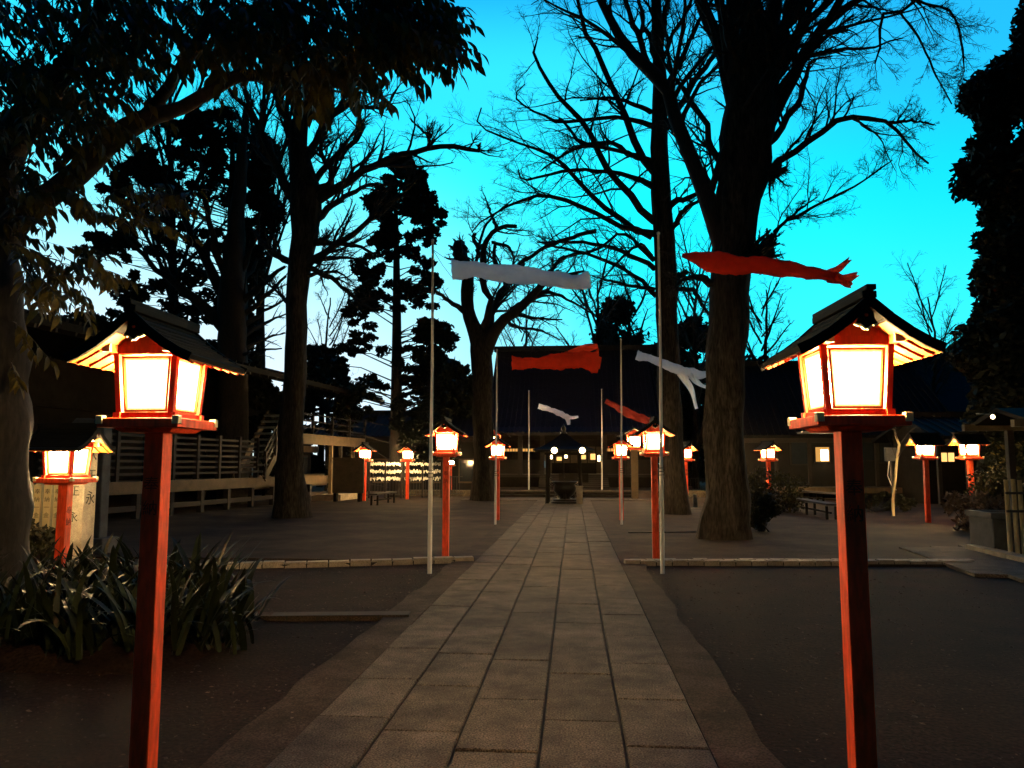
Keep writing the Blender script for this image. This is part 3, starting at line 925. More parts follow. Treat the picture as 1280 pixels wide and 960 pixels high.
streamer('broad red cloth streamer with a raised fin, flying before the hall roof', FP[3][0].y,
         [(640, 454, 7, 1), (665, 454, 7, 1), (695, 452, 9, .9), (720, 450, 11, .8), (748, 452, 11, .6)], M_redc,
         [[(712, 444, 6), (728, 437, 6), (747, 432, 4)], [(730, 450, 10), (742, 452, 10), (751, 454, 9)]], FP[3][1] - Vector((0, 0, .15)), 7, dY=0.5)
streamer('twisted white cloth streamer drooping towards the thick right tree, tail hanging', FP[4][0].y,
         [(796, 444, 6, 1), (815, 449, 4.5, .9), (835, 457, 5, .8), (855, 465, 7, .8), (872, 468, 5, .7), (889, 468, 3, .6)], M_white,
         [[(850, 466, 5), (863, 485, 3.5), (871, 511, 1.8)], [(862, 468, 4), (874, 480, 3), (884, 484, 2)]], FP[4][1] - Vector((0, 0, .2)), 9, dY=-0.5)
streamer('small white cloth streamer flying low before the middle of the hall roof', 39.0,
         [(673, 508, 3.2, 1), (685, 511, 3.0, .8), (698, 516, 3.0, .8), (708, 521, 3.6, .8), (713, 524, 3, .8)], M_white,
         [[(707, 521, 3), (715, 522, 2.2), (723, 521, 1.5)], [(706, 519, 3), (710, 525, 3), (711, 531, 2)]], FP[5][1] - Vector((0, 0, .4)), 12)
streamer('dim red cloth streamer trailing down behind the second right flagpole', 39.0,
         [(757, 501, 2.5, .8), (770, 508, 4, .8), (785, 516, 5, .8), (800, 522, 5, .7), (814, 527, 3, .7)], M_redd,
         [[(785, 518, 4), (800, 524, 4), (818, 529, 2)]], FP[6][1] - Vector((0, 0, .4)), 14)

# ------------------------------------------------------------------ incense burner under its little pavilion
AX = (PX0 + PX1) / 2
pav = thing('incense_pavilion', 'small dark pyramid-roofed shelter on four posts at the end of the path', 'pavilion', (xof(705, 31), 31, 0))
hw = 0.78
for sx in (-1, 1):
    for sy in (-1, 1):
        MB().tube([(sx * .66, sy * .66, -.1), (sx * .62, sy * .62, 2.0)], [.08, .07], 10).build('post', M_wood3, pav, smooth=True)
b = MB()
for sx in (-1, 1):
    b.bar((sx * .62, -.75, 1.93), (sx * .62, .75, 1.93), .09, .11); b.bar((-.75, sx * .62, 1.99), (.75, sx * .62, 1.99), .08, .10)
b.build('beam', M_wood3, pav)
for k in range(4):
    rot = Matrix.Rotation(k * math.pi / 2, 3, 'Z')
    prof = [(1.20, 2.14), (0.85, 2.26), (0.45, 2.50), (0.06, 2.84)]
    rf = MB()
    for (a, za), (c, zc) in zip(prof[:-1], prof[1:]):
        rf.slab([rot @ Vector(q) for q in ((-a, -a, za), (a, -a, za), (c, -c, zc), (-c, -c, zc))], rot @ Vector((0, -.5, 1)), .05)
    rf.build('roof', M_tile2, pav)
MB().lathe((0, 0, 2.78), [(.12, 0), (.13, .06), (.05, .10), (.09, .17), (.10, .24), (.03, .34), (.001, .42)], 14).build('finial', M_bronze, pav, smooth=True)
MB().tube([(0, 0, 2.4), (0, 0.0, 1.5), (0, 0, 1.0)], [.015, .012, .03], 6).build('hanging_chain', M_bronze, pav)
bur = thing('incense_burner', 'round dark bronze incense burner on a stepped base at the end of the path', 'incense burner', (xof(706, 30.6), 30.6, 0))
MB().lathe((0, 0, -.02), [(.56, 0), (.56, .14), (.50, .16), (.50, .22), (.42, .24)], 24).build('base', M_stone if False else M_bronze, bur)
MB().lathe((0, 0, .22), [(.22, 0), (.20, .06), (.34, .16), (.44, .32), (.45, .46), (.40, .56), (.50, .62), (.52, .68), (.46, .68), (.38, .58), (.10, .54)], 28).build('bowl', M_bronze, bur, smooth=True)
for s in (-1, 1):
    MB().tube([(s * .44, 0, .70), (s * .60, 0, .80), (s * .62, 0, .96), (s * .52, 0, 1.04)], [.04, .035, .03, .03], 8).build('handle', M_bronze, bur, smooth=True)
for a in (0.5, 2.6, 4.71):
    MB().tube([(.34 * math.cos(a), .34 * math.sin(a), .45), (.42 * math.cos(a), .42 * math.sin(a), .3), (.36 * math.cos(a), .36 * math.sin(a), .14)], [.05, .05, .07], 8).build('leg', M_bronze, bur, smooth=True)
st = MB(); st.box((0, 0, .33), (.24, .22, .70)).box((0, 0, .70), (.30, .28, .06))
tag(st.build('stone_post', M_stone, None, bevel=.01), 'short square stone post just right of the incense burner', 'post').location = (xof(724, 30.3), 30.3, 0)

# ------------------------------------------------------------------ hall platform and main hall
plat = MB()
xa, xb = xof(614, 34.5), xof(801, 34.5)
b = MB(); b.span(xa - 1.2, xb + 1.2, 37.0, 62, 0, .30)
struct(b.build('platform', M_sand))
ps = MB().span(-8.2, 8.2, -.25, .25, -.02, .325).build('platform', M_slab); struct(ps); ps.location = ((xa + xb) / 2, 37.3, 0)
stp = thing('platform_steps', 'two broad dark stone steps leading up to the hall platform', 'steps', ((xa + xb) / 2, 36, 0))
w_ = (xb - xa) / 2
for k in range(2):
    MB().span(-w_, w_, 0.2 + k * .4, 1.05, .036 + k * .13, .15 + k * .14).build('step', M_wood3, stp, bevel=.01)
for sx in (-1, 1):
    MB().slab([(sx * (w_ + .02), -.2, .0), (sx * (w_ + .8), -.2, .0), (sx * (w_ + .8), 1.0, .30), (sx * (w_ + .02), 1.0, .30)][::sx], (0, -.2, 1), .05).build('ramp', M_sand, stp)

HY = 44.5
hx = xof(717, HY)
hall = thing('main_hall', 'large temple hall with a huge dark slate roof at the end of the path', 'temple hall', (hx, HY, .3))
HX = 4.9
# roof: a steep gabled slope facing the path
zr = zof(700, 437, 50) - .3; ze = 3.0
prof = [(-2.6, ze), (-1.4, ze + .35), (0.6, ze + 1.5), (2.8, ze + 3.2), (5.5, zr)]
rf = MB()
for (ya, za), (yb, zb) in zip(prof[:-1], prof[1:]):
    rf.slab([(-HX - (0.25 if ya < 0 else 0.1), ya, za), (HX + (0.25 if ya < 0 else .1), ya, za), (HX + .1, yb, zb), (-HX - .1, yb, zb)], (0, -.5, 1), .18)
    rf.slab([(HX + .1, 11 - ya, za), (-HX - .1, 11 - ya, za), (-HX - .1, 11 - yb, zb), (HX + .1, 11 - yb, zb)], (0, .5, 1), .18)
rf.build('roof', M_tile, hall)
sm = MB()
for i in range(34):
    x = -HX + .15 + i * (2 * HX - .3) / 33
    for (ya, za), (yb, zb) in zip(prof[:-1], prof[1:]):
        sm.bar((x, ya, za + .03), (x, yb, zb + .03), .07, .07)
sm.mass('roof_seams', M_tile, hall)
MB().span(-HX - .25, HX + .25, 5.2, 5.8, zr - .1, zr + .22).build('ridge', M_tile, hall)
gd = MB()
for s in (-1, 1):
    gd.slab([(s * HX, -1.2, ze + .2), (s * HX, 12.2, ze + .2), (s * HX, 5.5, zr - .2)], (s, 0, 0), .1)
gd.build('gable', M_wood3, hall)
# body: floor, posts, walls
MB().span(-HX + .2, HX - .2, -1.3, 11, .55, .72).build('veranda_floor', M_wood, hall)
MB().span(-HX + .5, HX - .5, -0.9, 10.8, 0, .549).build('underfloor', M_wood3, hall)
for i in range(6):
    MB().span(-1.9, 1.9, -3.0 + i * .29, -1.3, .02 + i * .10, .10 + i * .102).build('stair_tread', M_wood, hall)
pxs = [-4.5, -3.0, -1.75, 1.75, 3.0, 4.5]
for x in pxs:
    MB().span(x - .13, x + .13, -1.1, -.84, .72, ze + .5).build('pillar', M_wood, hall)
MB().span(-HX + .2, HX - .2, -1.06, -.88, ze - .35, ze - .05).build('lintel', M_wood3, hall)
# side bays: lattice shutters with lit transoms
for s in (-1, 1):
    for x0, x1 in ((1.8, 2.95), (3.05, 4.5)):
        xa_, xb_ = sorted((s * x0, s * x1))
        MB().span(xa_, xb_, 0.0, .1, .72, 1.55).build('wall_panel', M_wood, hall)
        MB().span(xa_, xb_, 0.02, .08, 1.55, 1.95).build('shutter', M_wood3, hall)
        MB().span(xa_ + .03, xb_ - .03, 0.03, .07, 2.02, 2.17).build('transom_pane', M_glow3, hall)
        lt = MB()
        n = max(3, int((xb_ - xa_) / .16))
        for i in range(n + 1):
            x = xa_ + (xb_ - xa_) * i / n
            lt.span(x - .016, x + .016, -.03, .015, 1.55, 2.25)
        for z in (1.56, 1.75, 1.97, 2.22): lt.span(xa_, xb_, -.036, -.004, z - .02, z + .02)
        lt.build('lattice', M_wood3, hall)
        MB().span(xa_, xb_, 0.0, .1, 2.23, ze + .6).build('upper_wall', M_wood3, hall)
# open middle bay: lit inner room with altar things
MB().span(-1.75, 1.75, 3.0, 3.1, .72, ze).build('inner_wall', M_wood2, hall)
MB().span(-1.75, 1.75, 0, 3.0, ze - .12, ze).build('inner_ceiling', M_wood3, hall)
for s in (-1, 1): MB().span(s * 1.76, s * 1.86, 0.1, 3.0, .72, ze).build('inner_side', M_wood3, hall)
MB().span(-1.3, 1.3, 1.6, 2.2, .72, 1.35).build('altar', M_wood3, hall)
for x, z, w, h in ((-1.35, 1.75, .18, .30), (-.85, 1.60, .30, .22), (-.45, 1.78, .16, .26), (.55, 1.70, .35, .25), (1.15, 1.72, .30, .35), (1.5, 1.62, .12, .35)):
    MB().box((x, 1.45, z), (w, .06, h)).build('altar_lamp', M_glow if w > .25 else M_glow2, hall)
gr = MB()
for x in (-1.55, -1.1, -.65, -.2, .25, .8, 1.3): gr.span(x - .025, x + .025, .9, .95, .72, 2.4)
gr.build('inner_grille', M_wood3, hall)
MB().span(-1.75, 1.75, -.1, .02, 2.28, ze + .5).build('upper_wall', M_wood3, hall)
MB().box((0, -2.0, .5), (1.6, .5, .5)).build('offertory_box', M_wood3, hall)
for px in (693, 728):
    t = thing('hanging_lamp', 'round lit lamp hanging at the %s front corner of the incense shelter' % ('left' if px < 700 else 'right'), 'lamp', (xof(px, 29.6), 29.6, zof(px, 563, 29.6)), 0, 'round lamps hanging before the incense shelter')
    MB().lathe((0, 0, 0), [(.03, -.11), (.09, -.08), (.12, 0), (.09, .08), (.03, .11)], 16).build('globe', M_glow2, t, smooth=True)
    MB().lathe((0, 0, .11), [(.05, 0), (.05, .03), (.01, .04), (.006, .12)], 10).build('cap', M_wood3, t)

# low wing beside the hall on the left
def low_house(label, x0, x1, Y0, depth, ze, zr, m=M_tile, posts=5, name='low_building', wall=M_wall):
    t = thing(name, label, 'building', ((x0 + x1) / 2, Y0, 0))
    w = (x1 - x0) / 2
    for s in (0, 1):
        q = [(-w - .5, -.8, ze), (w + .5, -.8, ze), (w + .2, depth / 2, zr), (-w - .2, depth / 2, zr)]
        if s: q = [(-a, depth - b_, c) for a, b_, c in q]
        MB().slab(q, (0, -1 if not s else 1, 1.5), .14).build('roof', m, t)
    sm = MB(); n = int(2 * w / .28)
    for i in range(n + 1):
        x = -w - .3 + (2 * w + .6) * i / n
        sm.bar((x * 1.03, -.82, ze + .03), (x, depth / 2, zr + .03), .06, .05)
    sm.mass('roof_tiles', m, t)
    MB().span(-w - .3, w + .3, depth / 2 - .15, depth / 2 + .15, zr - .05, zr + .2).build('ridge', m, t)
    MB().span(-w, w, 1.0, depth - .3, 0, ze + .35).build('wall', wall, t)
    gb = MB()
    for s in (-1, 1): gb.slab([(s * (w + .02), .2, ze), (s * (w + .02), depth - .2, ze), (s * (w + .02), depth / 2, zr - .1)], (s, 0, 0), .1)
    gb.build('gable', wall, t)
    for i in range(posts):
        x = -w + .15 + (2 * w - .3) * i / (posts - 1)
        MB().span(x - .07, x + .07, -.1, .04, 0, ze + .15).build('pillar', M_wood, t)
    MB().span(-w, w, -.08, .02, ze - .30, ze - .08).build('lintel', M_wood, t)
    return t, w
lw, w = low_house('long low outbuilding with a blue-grey tiled roof behind the paper slip racks', xof(405, 43), xof(612, 43), 43, 6, zof(500, 546, 43), zof(500, 517, 46))
for x in (-3.2, -1.6, 0.2, 1.9, 3.4):
    f_ = MB().span(x - .55, x + .55, .93, .98, .5, 1.9).build('window', M_wood2, lw)
    MB().span(x - .48, x + .48, .90, .925, .6, 1.8).build('pane', M_glass, f_)

# ------------------------------------------------------------------ two-storey wooden building on the left with deck and stairs
A = gp(120, 655); B = gp(445, 621)
dv = (B - A); dv.z = 0; BL = dv.length; ba = math.atan2(dv.y, dv.x)
bld = thing('wooden_building', 'dark two storey wooden building with raised deck behind the left courtyard tree', 'building', A, ba)
inv = Matrix.Translation(A) @ Matrix.Rotation(ba, 4, 'Z'); invi = inv.inverted()
def loc(px, py, v=0.0):
    """point on the facade plane (local u, v, z) seen at pixel; v = metres behind the facade"""
    d = ray(px, py); o_ = Vector((0, 0, EYE))
    dl = invi.to_3x3() @ d; ol = invi @ o_
    t = (v - ol.y) / dl.y
    return ol + dl * t
u1 = BL
DZ = loc(280, 600).z            # deck height
us0 = loc(318, 590).x; us1 = loc(356, 515).x
# ground floor wall, set back
MB().span(0, u1 - 4.5, 3.0, 9, 0, 3.2).build('lower_wall', M_wood3, bld)
MB().span(-3, u1 - 2.0, 2.6, 9.5, 3.2, 4.6).build('upper_wall', M_wood3, bld)
roofz = loc(330, 470).z
for s in (0, 1):
    q = [(-6, -1.0, roofz), (u1 + .8, -1.0, roofz), (u1 + .8, 4.8, roofz + 1.3), (-6, 4.8, roofz + 1.3)]
    if s: q = [(u1 - 5.2 - a, 9.6 - b_, c) for a, b_, c in q]
    MB().slab(q, (0, -.3 if not s else .3, 1), .18).build('roof', M_tile2, bld)
rb = MB()
for i in range(60):
    x = -6 + .2 + i * (u1 + 6.4) / 59
    rb.bar((x, -1.02, roofz + .04), (x, 4.8, roofz + 1.34), .09, .07)
rb.mass('roof_ribs', M_tile2, bld)
rr_ = MB()
for i in range(40):
    x = -6 + .2 + i * (u1 + 6.4) / 39
    rr_.bar((x, -.9, roofz - .20), (x, 2.6, roofz + .55), .07, .10)
rr_.mass('rafters', M_wood, bld)
MB().span(u1 + .6, u1 + .78, -1.1, -.9, roofz - .35, roofz - .10).build('roof_lamp', M_slip, bld)
# deck
MB().span(-2, u1 - 3.2, 0, 3.0, DZ - .12, DZ).build('deck', M_wood, bld)
MB().span(-2, u1 - 3.2, -.12, -.002, DZ - .30, DZ + .05).build('deck_beam', M_wood2, bld)
MB().span(-2, u1 - 3.2, -.08, -.02, .25, .40).build('ground_rail', M_wood, bld)
n = 10
for i in range(n):
    x = -1.6 + i * (u1 - 2.0) / n
    MB().span(x - .08, x + .08, -.10, .06, -.05, DZ - .31).build('deck_post', M_wood, bld)
# solid lattice fence standing on the deck
for k, z in enumerate(np.linspace(DZ + .25, DZ + 1.35, 7)):
    MB().span(-2, us0 + .3, .02, .07, z - .035, z + .035).build('rail', M_wood, bld)
for i in range(9):
    x = -1.8 + i * (us0 + 2.0) / 8
    MB().span(x - .06, x + .06, -.03, .13, DZ + .001, DZ + 1.5).build('rail_post', M_wood, bld)
# stairs rising along the facade to the upper floor
UZ = loc(356, 516).z
N_ST = 10
for i in range(N_ST):
    u = us0 + (us1 - us0) * (i + .5) / N_ST; z = DZ + .15 + (UZ - DZ - .15) * (i + .5) / N_ST
    MB().span(u - .17, u + .17, -.35, .75, z - .03, z + .03).build('stair_tread', M_steel, bld)
sg = MB()
for v_ in (-.40, .80): sg.bar((us0, v_, DZ), (us1 + .2, v_, UZ), .06, .26)
sg.build('stair_stringer', M_wood2, bld)
for v_ in (-.42,):
    for h in (.35, .62, .90):
        MB().bar((us0 - .1, v_, DZ + h + .1), (us1, v_, UZ + h), .04, .09).build('handrail', M_wood, bld)
    for i in range(4):
        u = us0 + (us1 - us0) * i / 3; z = DZ + (UZ - DZ) * i / 3
        MB().span(u - .05, u + .05, v_ - .05, v_ + .05, z, z + 1.0).build('handrail_post', M_wood, bld)
# balcony and its supports right of the tree
ub0 = loc(352, 540).x; zb = loc(400, 548).z
MB().span(ub0, u1, -.3, 2.6, zb, zb + .1).build('balcony_floor', M_wood, bld)
MB().span(ub0, u1, -.42, -.302, zb - .30, zb + .12).build('balcony_beam', M_wood2, bld)
MB().span(ub0 + .5, u1, 2.0, 2.12, zb - .55, zb - .25).build('inner_beam', M_wood2, bld)
for h in (.35, .62, .9):
    MB().span(ub0, u1, -.40, -.34, zb + h, zb + h + .06).build('rail', M_wood, bld)
for px_ in (405, 417, 433):
    u = loc(px_, 590).x
    MB().span(u - .07, u + .07, -.38, -.24, 0, zb - .3).build('pillar', M_wood2 if px_ != 417 else M_wood, bld)
for i in range(5):
    u = ub0 + (u1 - ub0) * i / 4
    MB().span(u - .05, u + .05, -.44, -.34, zb + .12, zb + 1.0).build('rail_post', M_wood, bld)
MB().span(u1 - 4.4, u1, 2.4, 2.55, 0, zb).build('shop_wall', M_wood3, bld)
for k in range(4):
    x = u1 - 4.0 + k * 1.0
    f_ = MB().span(x - .42, x + .42, 2.30, 2.38, .35, 2.0).build('window', M_wood, bld)
    MB().span(x - .36, x + .36, 2.27, 2.298, .45, 1.9).build('pane', M_glass, f_)
MB().span(u1 - 4.6, u1 - 1.6, -1.2, 2.0, 0, .28).build('stone_step', M_kerb, bld)
MB().span(ub0 + .4, u1, 1.5, 1.6, 1.0, 1.12).build('counter', M_wood2, bld)
MB().span(ub0 + .4, u1, 1.52, 1.58, .55, .9).build('counter_panel', M_wood2, bld)
for px_, v_ in ((335, -.6), (338, -.6)):
    q = loc(330, 538, -.2)

# wooden notice board / counter box between the building and the racks
p = gp(432, 627, .03)
nb = thing('notice_board', 'plain brown wooden board on low feet right of the left building', 'notice board', p)
MB().span(-.55, .75, -.05, .05, .35, 1.75).build('board', M_wood2, nb)
for x in (-.42, .6): MB().span(x - .06, x + .06, -.15, .15, -.03, .345).build('foot', M_wood3, nb)
MB().span(-.6, .8, -.09, .09, 1.752, 1.82).build('cap_rail', M_wood2, nb)

# bench in the courtyard
def bench(p, q, label, name='bench', h=.42, w=.34, m=M_wood, grp=None, legs=2):
    d = q - p; L = d.length
    t = thing(name, label, 'bench', (p + q) / 2, math.atan2(d.y, d.x), grp)
    MB().box((0, 0, h), (L, w, .055)).build('seat', m, t, bevel=.005)
    for i in range(legs):
        x = -L / 2 + .18 + (L - .36) * i / (legs - 1)
        for y in (-w / 2 + .05, w / 2 - .05):
            MB().box((x, y, h / 2 - .04), (.07, .06, h - .03)).build('leg', M_wood3, t)
    MB().bar((-L / 2 + .2, 0, .18), (L / 2 - .2, 0, .18), .04, .05).build('stretcher', M_wood3, t)
    return t
bench(gp(466, 632, .03), gp(487, 629, .03) + Vector((0, .5, 0)), 'small low wooden bench standing alone in the left courtyard')
bench(gp(972, 634, .03), gp(1042, 650, .03), 'long plank bench on the right, nearer of the pair beside the near lantern post', grp='long plank benches on the right', legs=4)
bench(gp(1000, 626, .03), gp(1055, 632, .03), 'long plank bench on the right, farther of the pair, close to the building deck', grp='long plank benches on the right', legs=3)
bench(gp(945, 640, .03), gp(975, 643, .03), 'short plank bench half behind the shrub at the foot of the thick tree')

# racks with white paper slips tied on strings
for r_, (px0, px1, Y, lb) in enumerate(((462, 502, 34.8, 'left rack of tied white paper slips behind the iron railing'), (505, 552, 35.6, 'right rack of tied white paper slips behind the front left lantern'))):
    x0, x1 = xof(px0, Y), xof(px1, Y)
    t = thing('fortune_slip_rack', lb, 'rack', ((x0 + x1) / 2, Y, 0), 0, 'racks of tied fortune paper slips')
    w = (x1 - x0) / 2
    for s in (-1, 0, 1): MB().span(s * w - .04, s * w + .04, -.04, .04, 0, 1.75).build('post', M_wood, t)
    for z in (1.62, 1.28, .95): MB().bar((-w, 0, z), (w, 0, z), .02, .02).build('string', M_steel, t)
    sl_ = MB()
    for z in (1.60, 1.26, .93):
        for i in range(46):
            if random.random() < .12: continue
            x = -w + 2 * w * (i + random.random()) / 46
            sl_.box((x, random.uniform(-.03, .03), z - random.uniform(-.02, .06)), (.05, .03, random.uniform(.07, .17)), Matrix.Rotation(random.uniform(-.7, .7), 3, 'Y'))
    sl_.mass('paper_slips', M_slip, t)
# iron railings
def railing(p, q, label, h=.95, step=.14, name='iron_railing'):
    d = q - p; L = d.length; t = thing(name, label, 'railing', p, math.atan2(d.y, d.x))
    for z in (.15, h): MB().bar((0, 0, z), (L, 0, z), .035, .035).build('rail', M_iron, t)
    b = MB()
    for i in range(int(L / step)): b.span(i * step - .01, i * step + .01, -.01, .01, .168, h - .018)
    b.mass('bars', M_iron, t)
    for i in range(int(L / 2) + 1):
        x = min(i * 2.0, L); MB().span(x - .03, x + .03, -.03, .03, -.05, h + .06).build('post', M_iron, t)
    return t
railing(gp(457, 623, .03), gp(578, 621, .03), 'black iron railing in front of the white paper slip racks')
railing(gp(857, 617, .03), gp(884, 617, .03), 'short dark railing between the two big right-hand trees', h=.8)
railing(gp(1075, 617, .03) , gp(1160, 617, .03), 'dark thin railing along the deck of the right building', h=1.3, step=.3)
def barrier(px, py, wpx, label):
    p = gp(px, py, .03); w = wpx * p.y / F / 2
    t = thing('pipe_barrier', label, 'barrier', p)
    MB().tube([(-w, 0, -.05), (-w, 0, .58), (-w + .06, 0, .64), (w - .06, 0, .64), (w, 0, .58), (w, 0, -.05)], [.03] * 6, 8).build('pipe_frame', M_steel, t, smooth=True)
barrier(600, 610, 32, 'pale pipe barrier left of the hall platform behind the path lanterns')

# ------------------------------------------------------------------ buildings on the right
rb_, w = low_house('long dark building with a raised deck and one lit window behind the right courtyard', xof(925, 36), xof(1185, 36), 36, 8, zof(1000, 545, 36), zof(1000, 456, 40), m=M_tile2, posts=7)
ox = rb_.location.x
MB().span(-w + 1, w, -2.4, .9, .42, .56).build('deck', M_wood, rb_)
MB().span(-w + 1, w, -2.5, -2.402, .36, .60).build('deck_edge', M_wood2, rb_)
for i in range(8): MB().span(-w + 1.2 + i * 1.15, -w + 1.34 + i * 1.15, -2.3, -2.15, 0, .419).build('deck_post', M_wood3, rb_)
for px0, px1, py0, py1, lit in ((1020, 1036, 559, 577, True), (1070, 1092, 538, 575, False), (1100, 1122, 545, 578, False), (990, 1010, 548, 580, False), (1128, 1136, 572, 576, False)):
    a = at(px0, py1, 36.9); b_ = at(px1, py0, 36.9)
    f_ = MB().span(a.x - ox - .06, b_.x - ox + .06, .90, .98, a.z - .06, b_.z + .06).build('window', M_wood, rb_)
    MB().span(a.x - ox, b_.x - ox, .86, .898, a.z, b_.z).build('pane', M_glow3 if lit else M_glass, f_)
a = at(1031, 577, 36.7); MB().box((a.x - ox, .7, zof(1035, 569, 36.7)), (.30, .1, .5)).build('wall_lamp', M_glow2, rb_)
aw0 = at(998, 541, 35.0); aw1 = at(1046, 541, 35.0)
MB().span(aw0.x - ox, aw1.x - ox, -1.6, -.2, aw0.z - .04, aw0.z + .04).build('awning', M_steel, rb_)
# small lit windows beyond
sh, w2 = low_house('small shed with bright shop windows between the two right lanterns', xof(1176, 30), xof(1260, 30), 30.5, 4, zof(1200, 545, 30), zof(1200, 520, 32), m=M_tile2, posts=3, wall=M_wood3)
for i, (px0, px1) in enumerate(((1178, 1184), (1187, 1193))):
    a = at(px0, 577, 31.4); b_ = at(px1, 566, 31.4)
    MB().span(a.x - sh.location.x, b_.x - sh.location.x, .93, .99, a.z, b_.z).build('pane', M_glow, sh)
# hip-roofed hall far right
hb_x0, hb_x1 = xof(1090, 44), xof(1420, 44)
hr = thing('side_hall', 'dark hip-roofed side hall rising behind the right lanterns', 'building', ((hb_x0 + hb_x1) / 2, 44, 0))
w = (hb_x1 - hb_x0) / 2; ze_ = zof(1200, 520, 43); zr_ = zof(1200, 446, 49)
hp = MB()
hp.slab([(-w, -1, ze_), (w, -1, ze_), (w * .45, 5, zr_), (-w * .42, 5, zr_)], (0, -1, 1.5), .2)
hp.slab([(w, 11, ze_), (-w, 11, ze_), (-w * .42, 5, zr_), (w * .45, 5, zr_)], (0, 1, 1.5), .2)
hp.slab([(-w, 11, ze_), (-w, -1, ze_), (-w * .42, 5, zr_)], (-1, 0, 1.5), .2)
hp.slab([(w, -1, ze_), (w, 11, ze_), (w * .45, 5, zr_)], (1, 0, 1.5), .2)
hp.build('roof', M_tile2, hr)
MB().span(-w * .44, w * .47, 4.8, 5.2, zr_ - .05, zr_ + .35).build('ridge', M_tile2, hr)
MB().span(-w + 1, w - 1, .3, 10, 0, ze_).build('wall', M_wood3, hr)

# kiosk at the right edge: beam roof, pickets, stone basin
ko = thing('water_pavilion', 'open timber shelter cut by the right picture edge above the stone basin', 'shelter', (xof(1308, 15.5), 15.5, 0))
kz = zof(1260, 533, 14.5)
for sx in (-1, 1):
    for sy in (-1, 1): MB().span(sx * .6 + .3, sx * .6 + .42, sy * .75 - .06, sy * .75 + .06, -.05, kz).build('post', M_wood, ko)
MB().span(-1.05, 1.05, -.95, -.83, kz, kz + .13).build('beam', M_wood2, ko)
MB().span(-1.05, 1.05, .83, .95, kz, kz + .13).build('beam', M_wood2, ko)
for s in (-1, 1):
    MB().slab([(-.85, s * 1.0, kz + .14), (1.3, s * 1.0, kz + .14), (1.3, 0, kz + .40), (-.85, 0, kz + .40)][::-s], (0, s, 1.7), .08).build('roof', M_wood3, ko)
fk = thing('bamboo_fence', 'short pale bamboo fence standing on the stone block at the right edge', 'fence', (xof(1256, 13.6), 13.6, .03))
zt_ = zof(1262, 601, 13.6)
for i in range(9):
    MB().tube([(i * .11, 0, -.02), (i * .11 + random.uniform(-.01, .01), 0, zt_ - random.uniform(0, .08))], [.038, .034], 8).build('bamboo_cane', M_bamboo, fk, smooth=True)
for z in (.75, 1.05): MB().bar((-.05, -.05, z), (.95, -.05, z), .03, .04).build('rail', M_iron, fk)
bs = gp(1262, 696, .0)
zb_ = zof(1262, 641, bs.y)
bz = MB(); bz.span(-.22, 1.2, 0, .75, 0, zb_ - .08)
sb = thing('stone_basin', 'square blue-grey stone block at the right picture edge', 'stone basin', bs)
MB().span(-.24, 2.2, 0, .80, -.02, zb_ - .101).build('block', M_basin, sb, bevel=.02)
b = MB(); b.span(-.28, 2.24, -.04, .06, zb_ - .10, zb_); b.span(-.28, 2.24, .74, .84, zb_ - .10, zb_); b.span(-.28, -.18, .061, .739, zb_ - .10, zb_); b.span(2.14, 2.24, .061, .739, zb_ - .10, zb_)
b.build('rim', M_basin, sb)
# small white lamp on the eave
t = thing('eave_lamp', 'tiny white lamp glowing high near the right edge', 'lamp', at(1241, 521, 15.0))
MB().lathe((0, 0, 0), [(.01, -.04), (.035, -.02), (.035, .02), (.01, .04)], 10).build('bulb', M_glow2, t)
MB().bar((0, 0, .04), (0, .6, .10), .015, .015).build('bracket', M_iron, t)

# crooked sapling with a meter box
t = thing('crooked_sapling', 'thin crooked pale sapling lit from the right, beside the red lantern', 'tree', gp(1117, 645, .03))
Ys = t.location.y; o_ = t.location
pts = [at(x, y, Ys) - o_ for x, y in ((1117, 647), (1116, 625), (1119, 600), (1121, 575), (1124, 556), (1120, 546), (1118, 538))]
MB().tube(pts, [.05, .045, .042, .04, .038, .03, .015], 8).build('trunk', M_bamboo, t, smooth=True)
tw = MB()
for i in range(14):
    a = pts[3 + i % 4]; e_ = a + Vector((random.uniform(-.5, .5), random.uniform(-.4, .4), random.uniform(.2, .9)))
    tw.tube([a, a.lerp(e_, .5) + Vector((0, 0, .06)), e_], [.012, .008, .003], 4)
tw.build('twigs', M_twig, t)
p = at(1113, 566, Ys + .8)
t = thing('meter_box', 'small grey utility box with a hanging cable beside the crooked sapling', 'utility box', (p.x, p.y, 0))
MB().span(-.02, .02, -.02, .02, 0, p.z - .26).build('stake', M_iron, t)
MB().span(-.17, .17, -.06, .06, p.z - .26, p.z + .16).build('box', M_basin, t, bevel=.01)
MB().tube([(-.05, 0, p.z - .26), (-.12, 0, p.z - .7), (-.02, 0, p.z - 1.0), (.12, 0, p.z - 1.15)], [.012] * 4, 5).build('cable', M_slip, t)

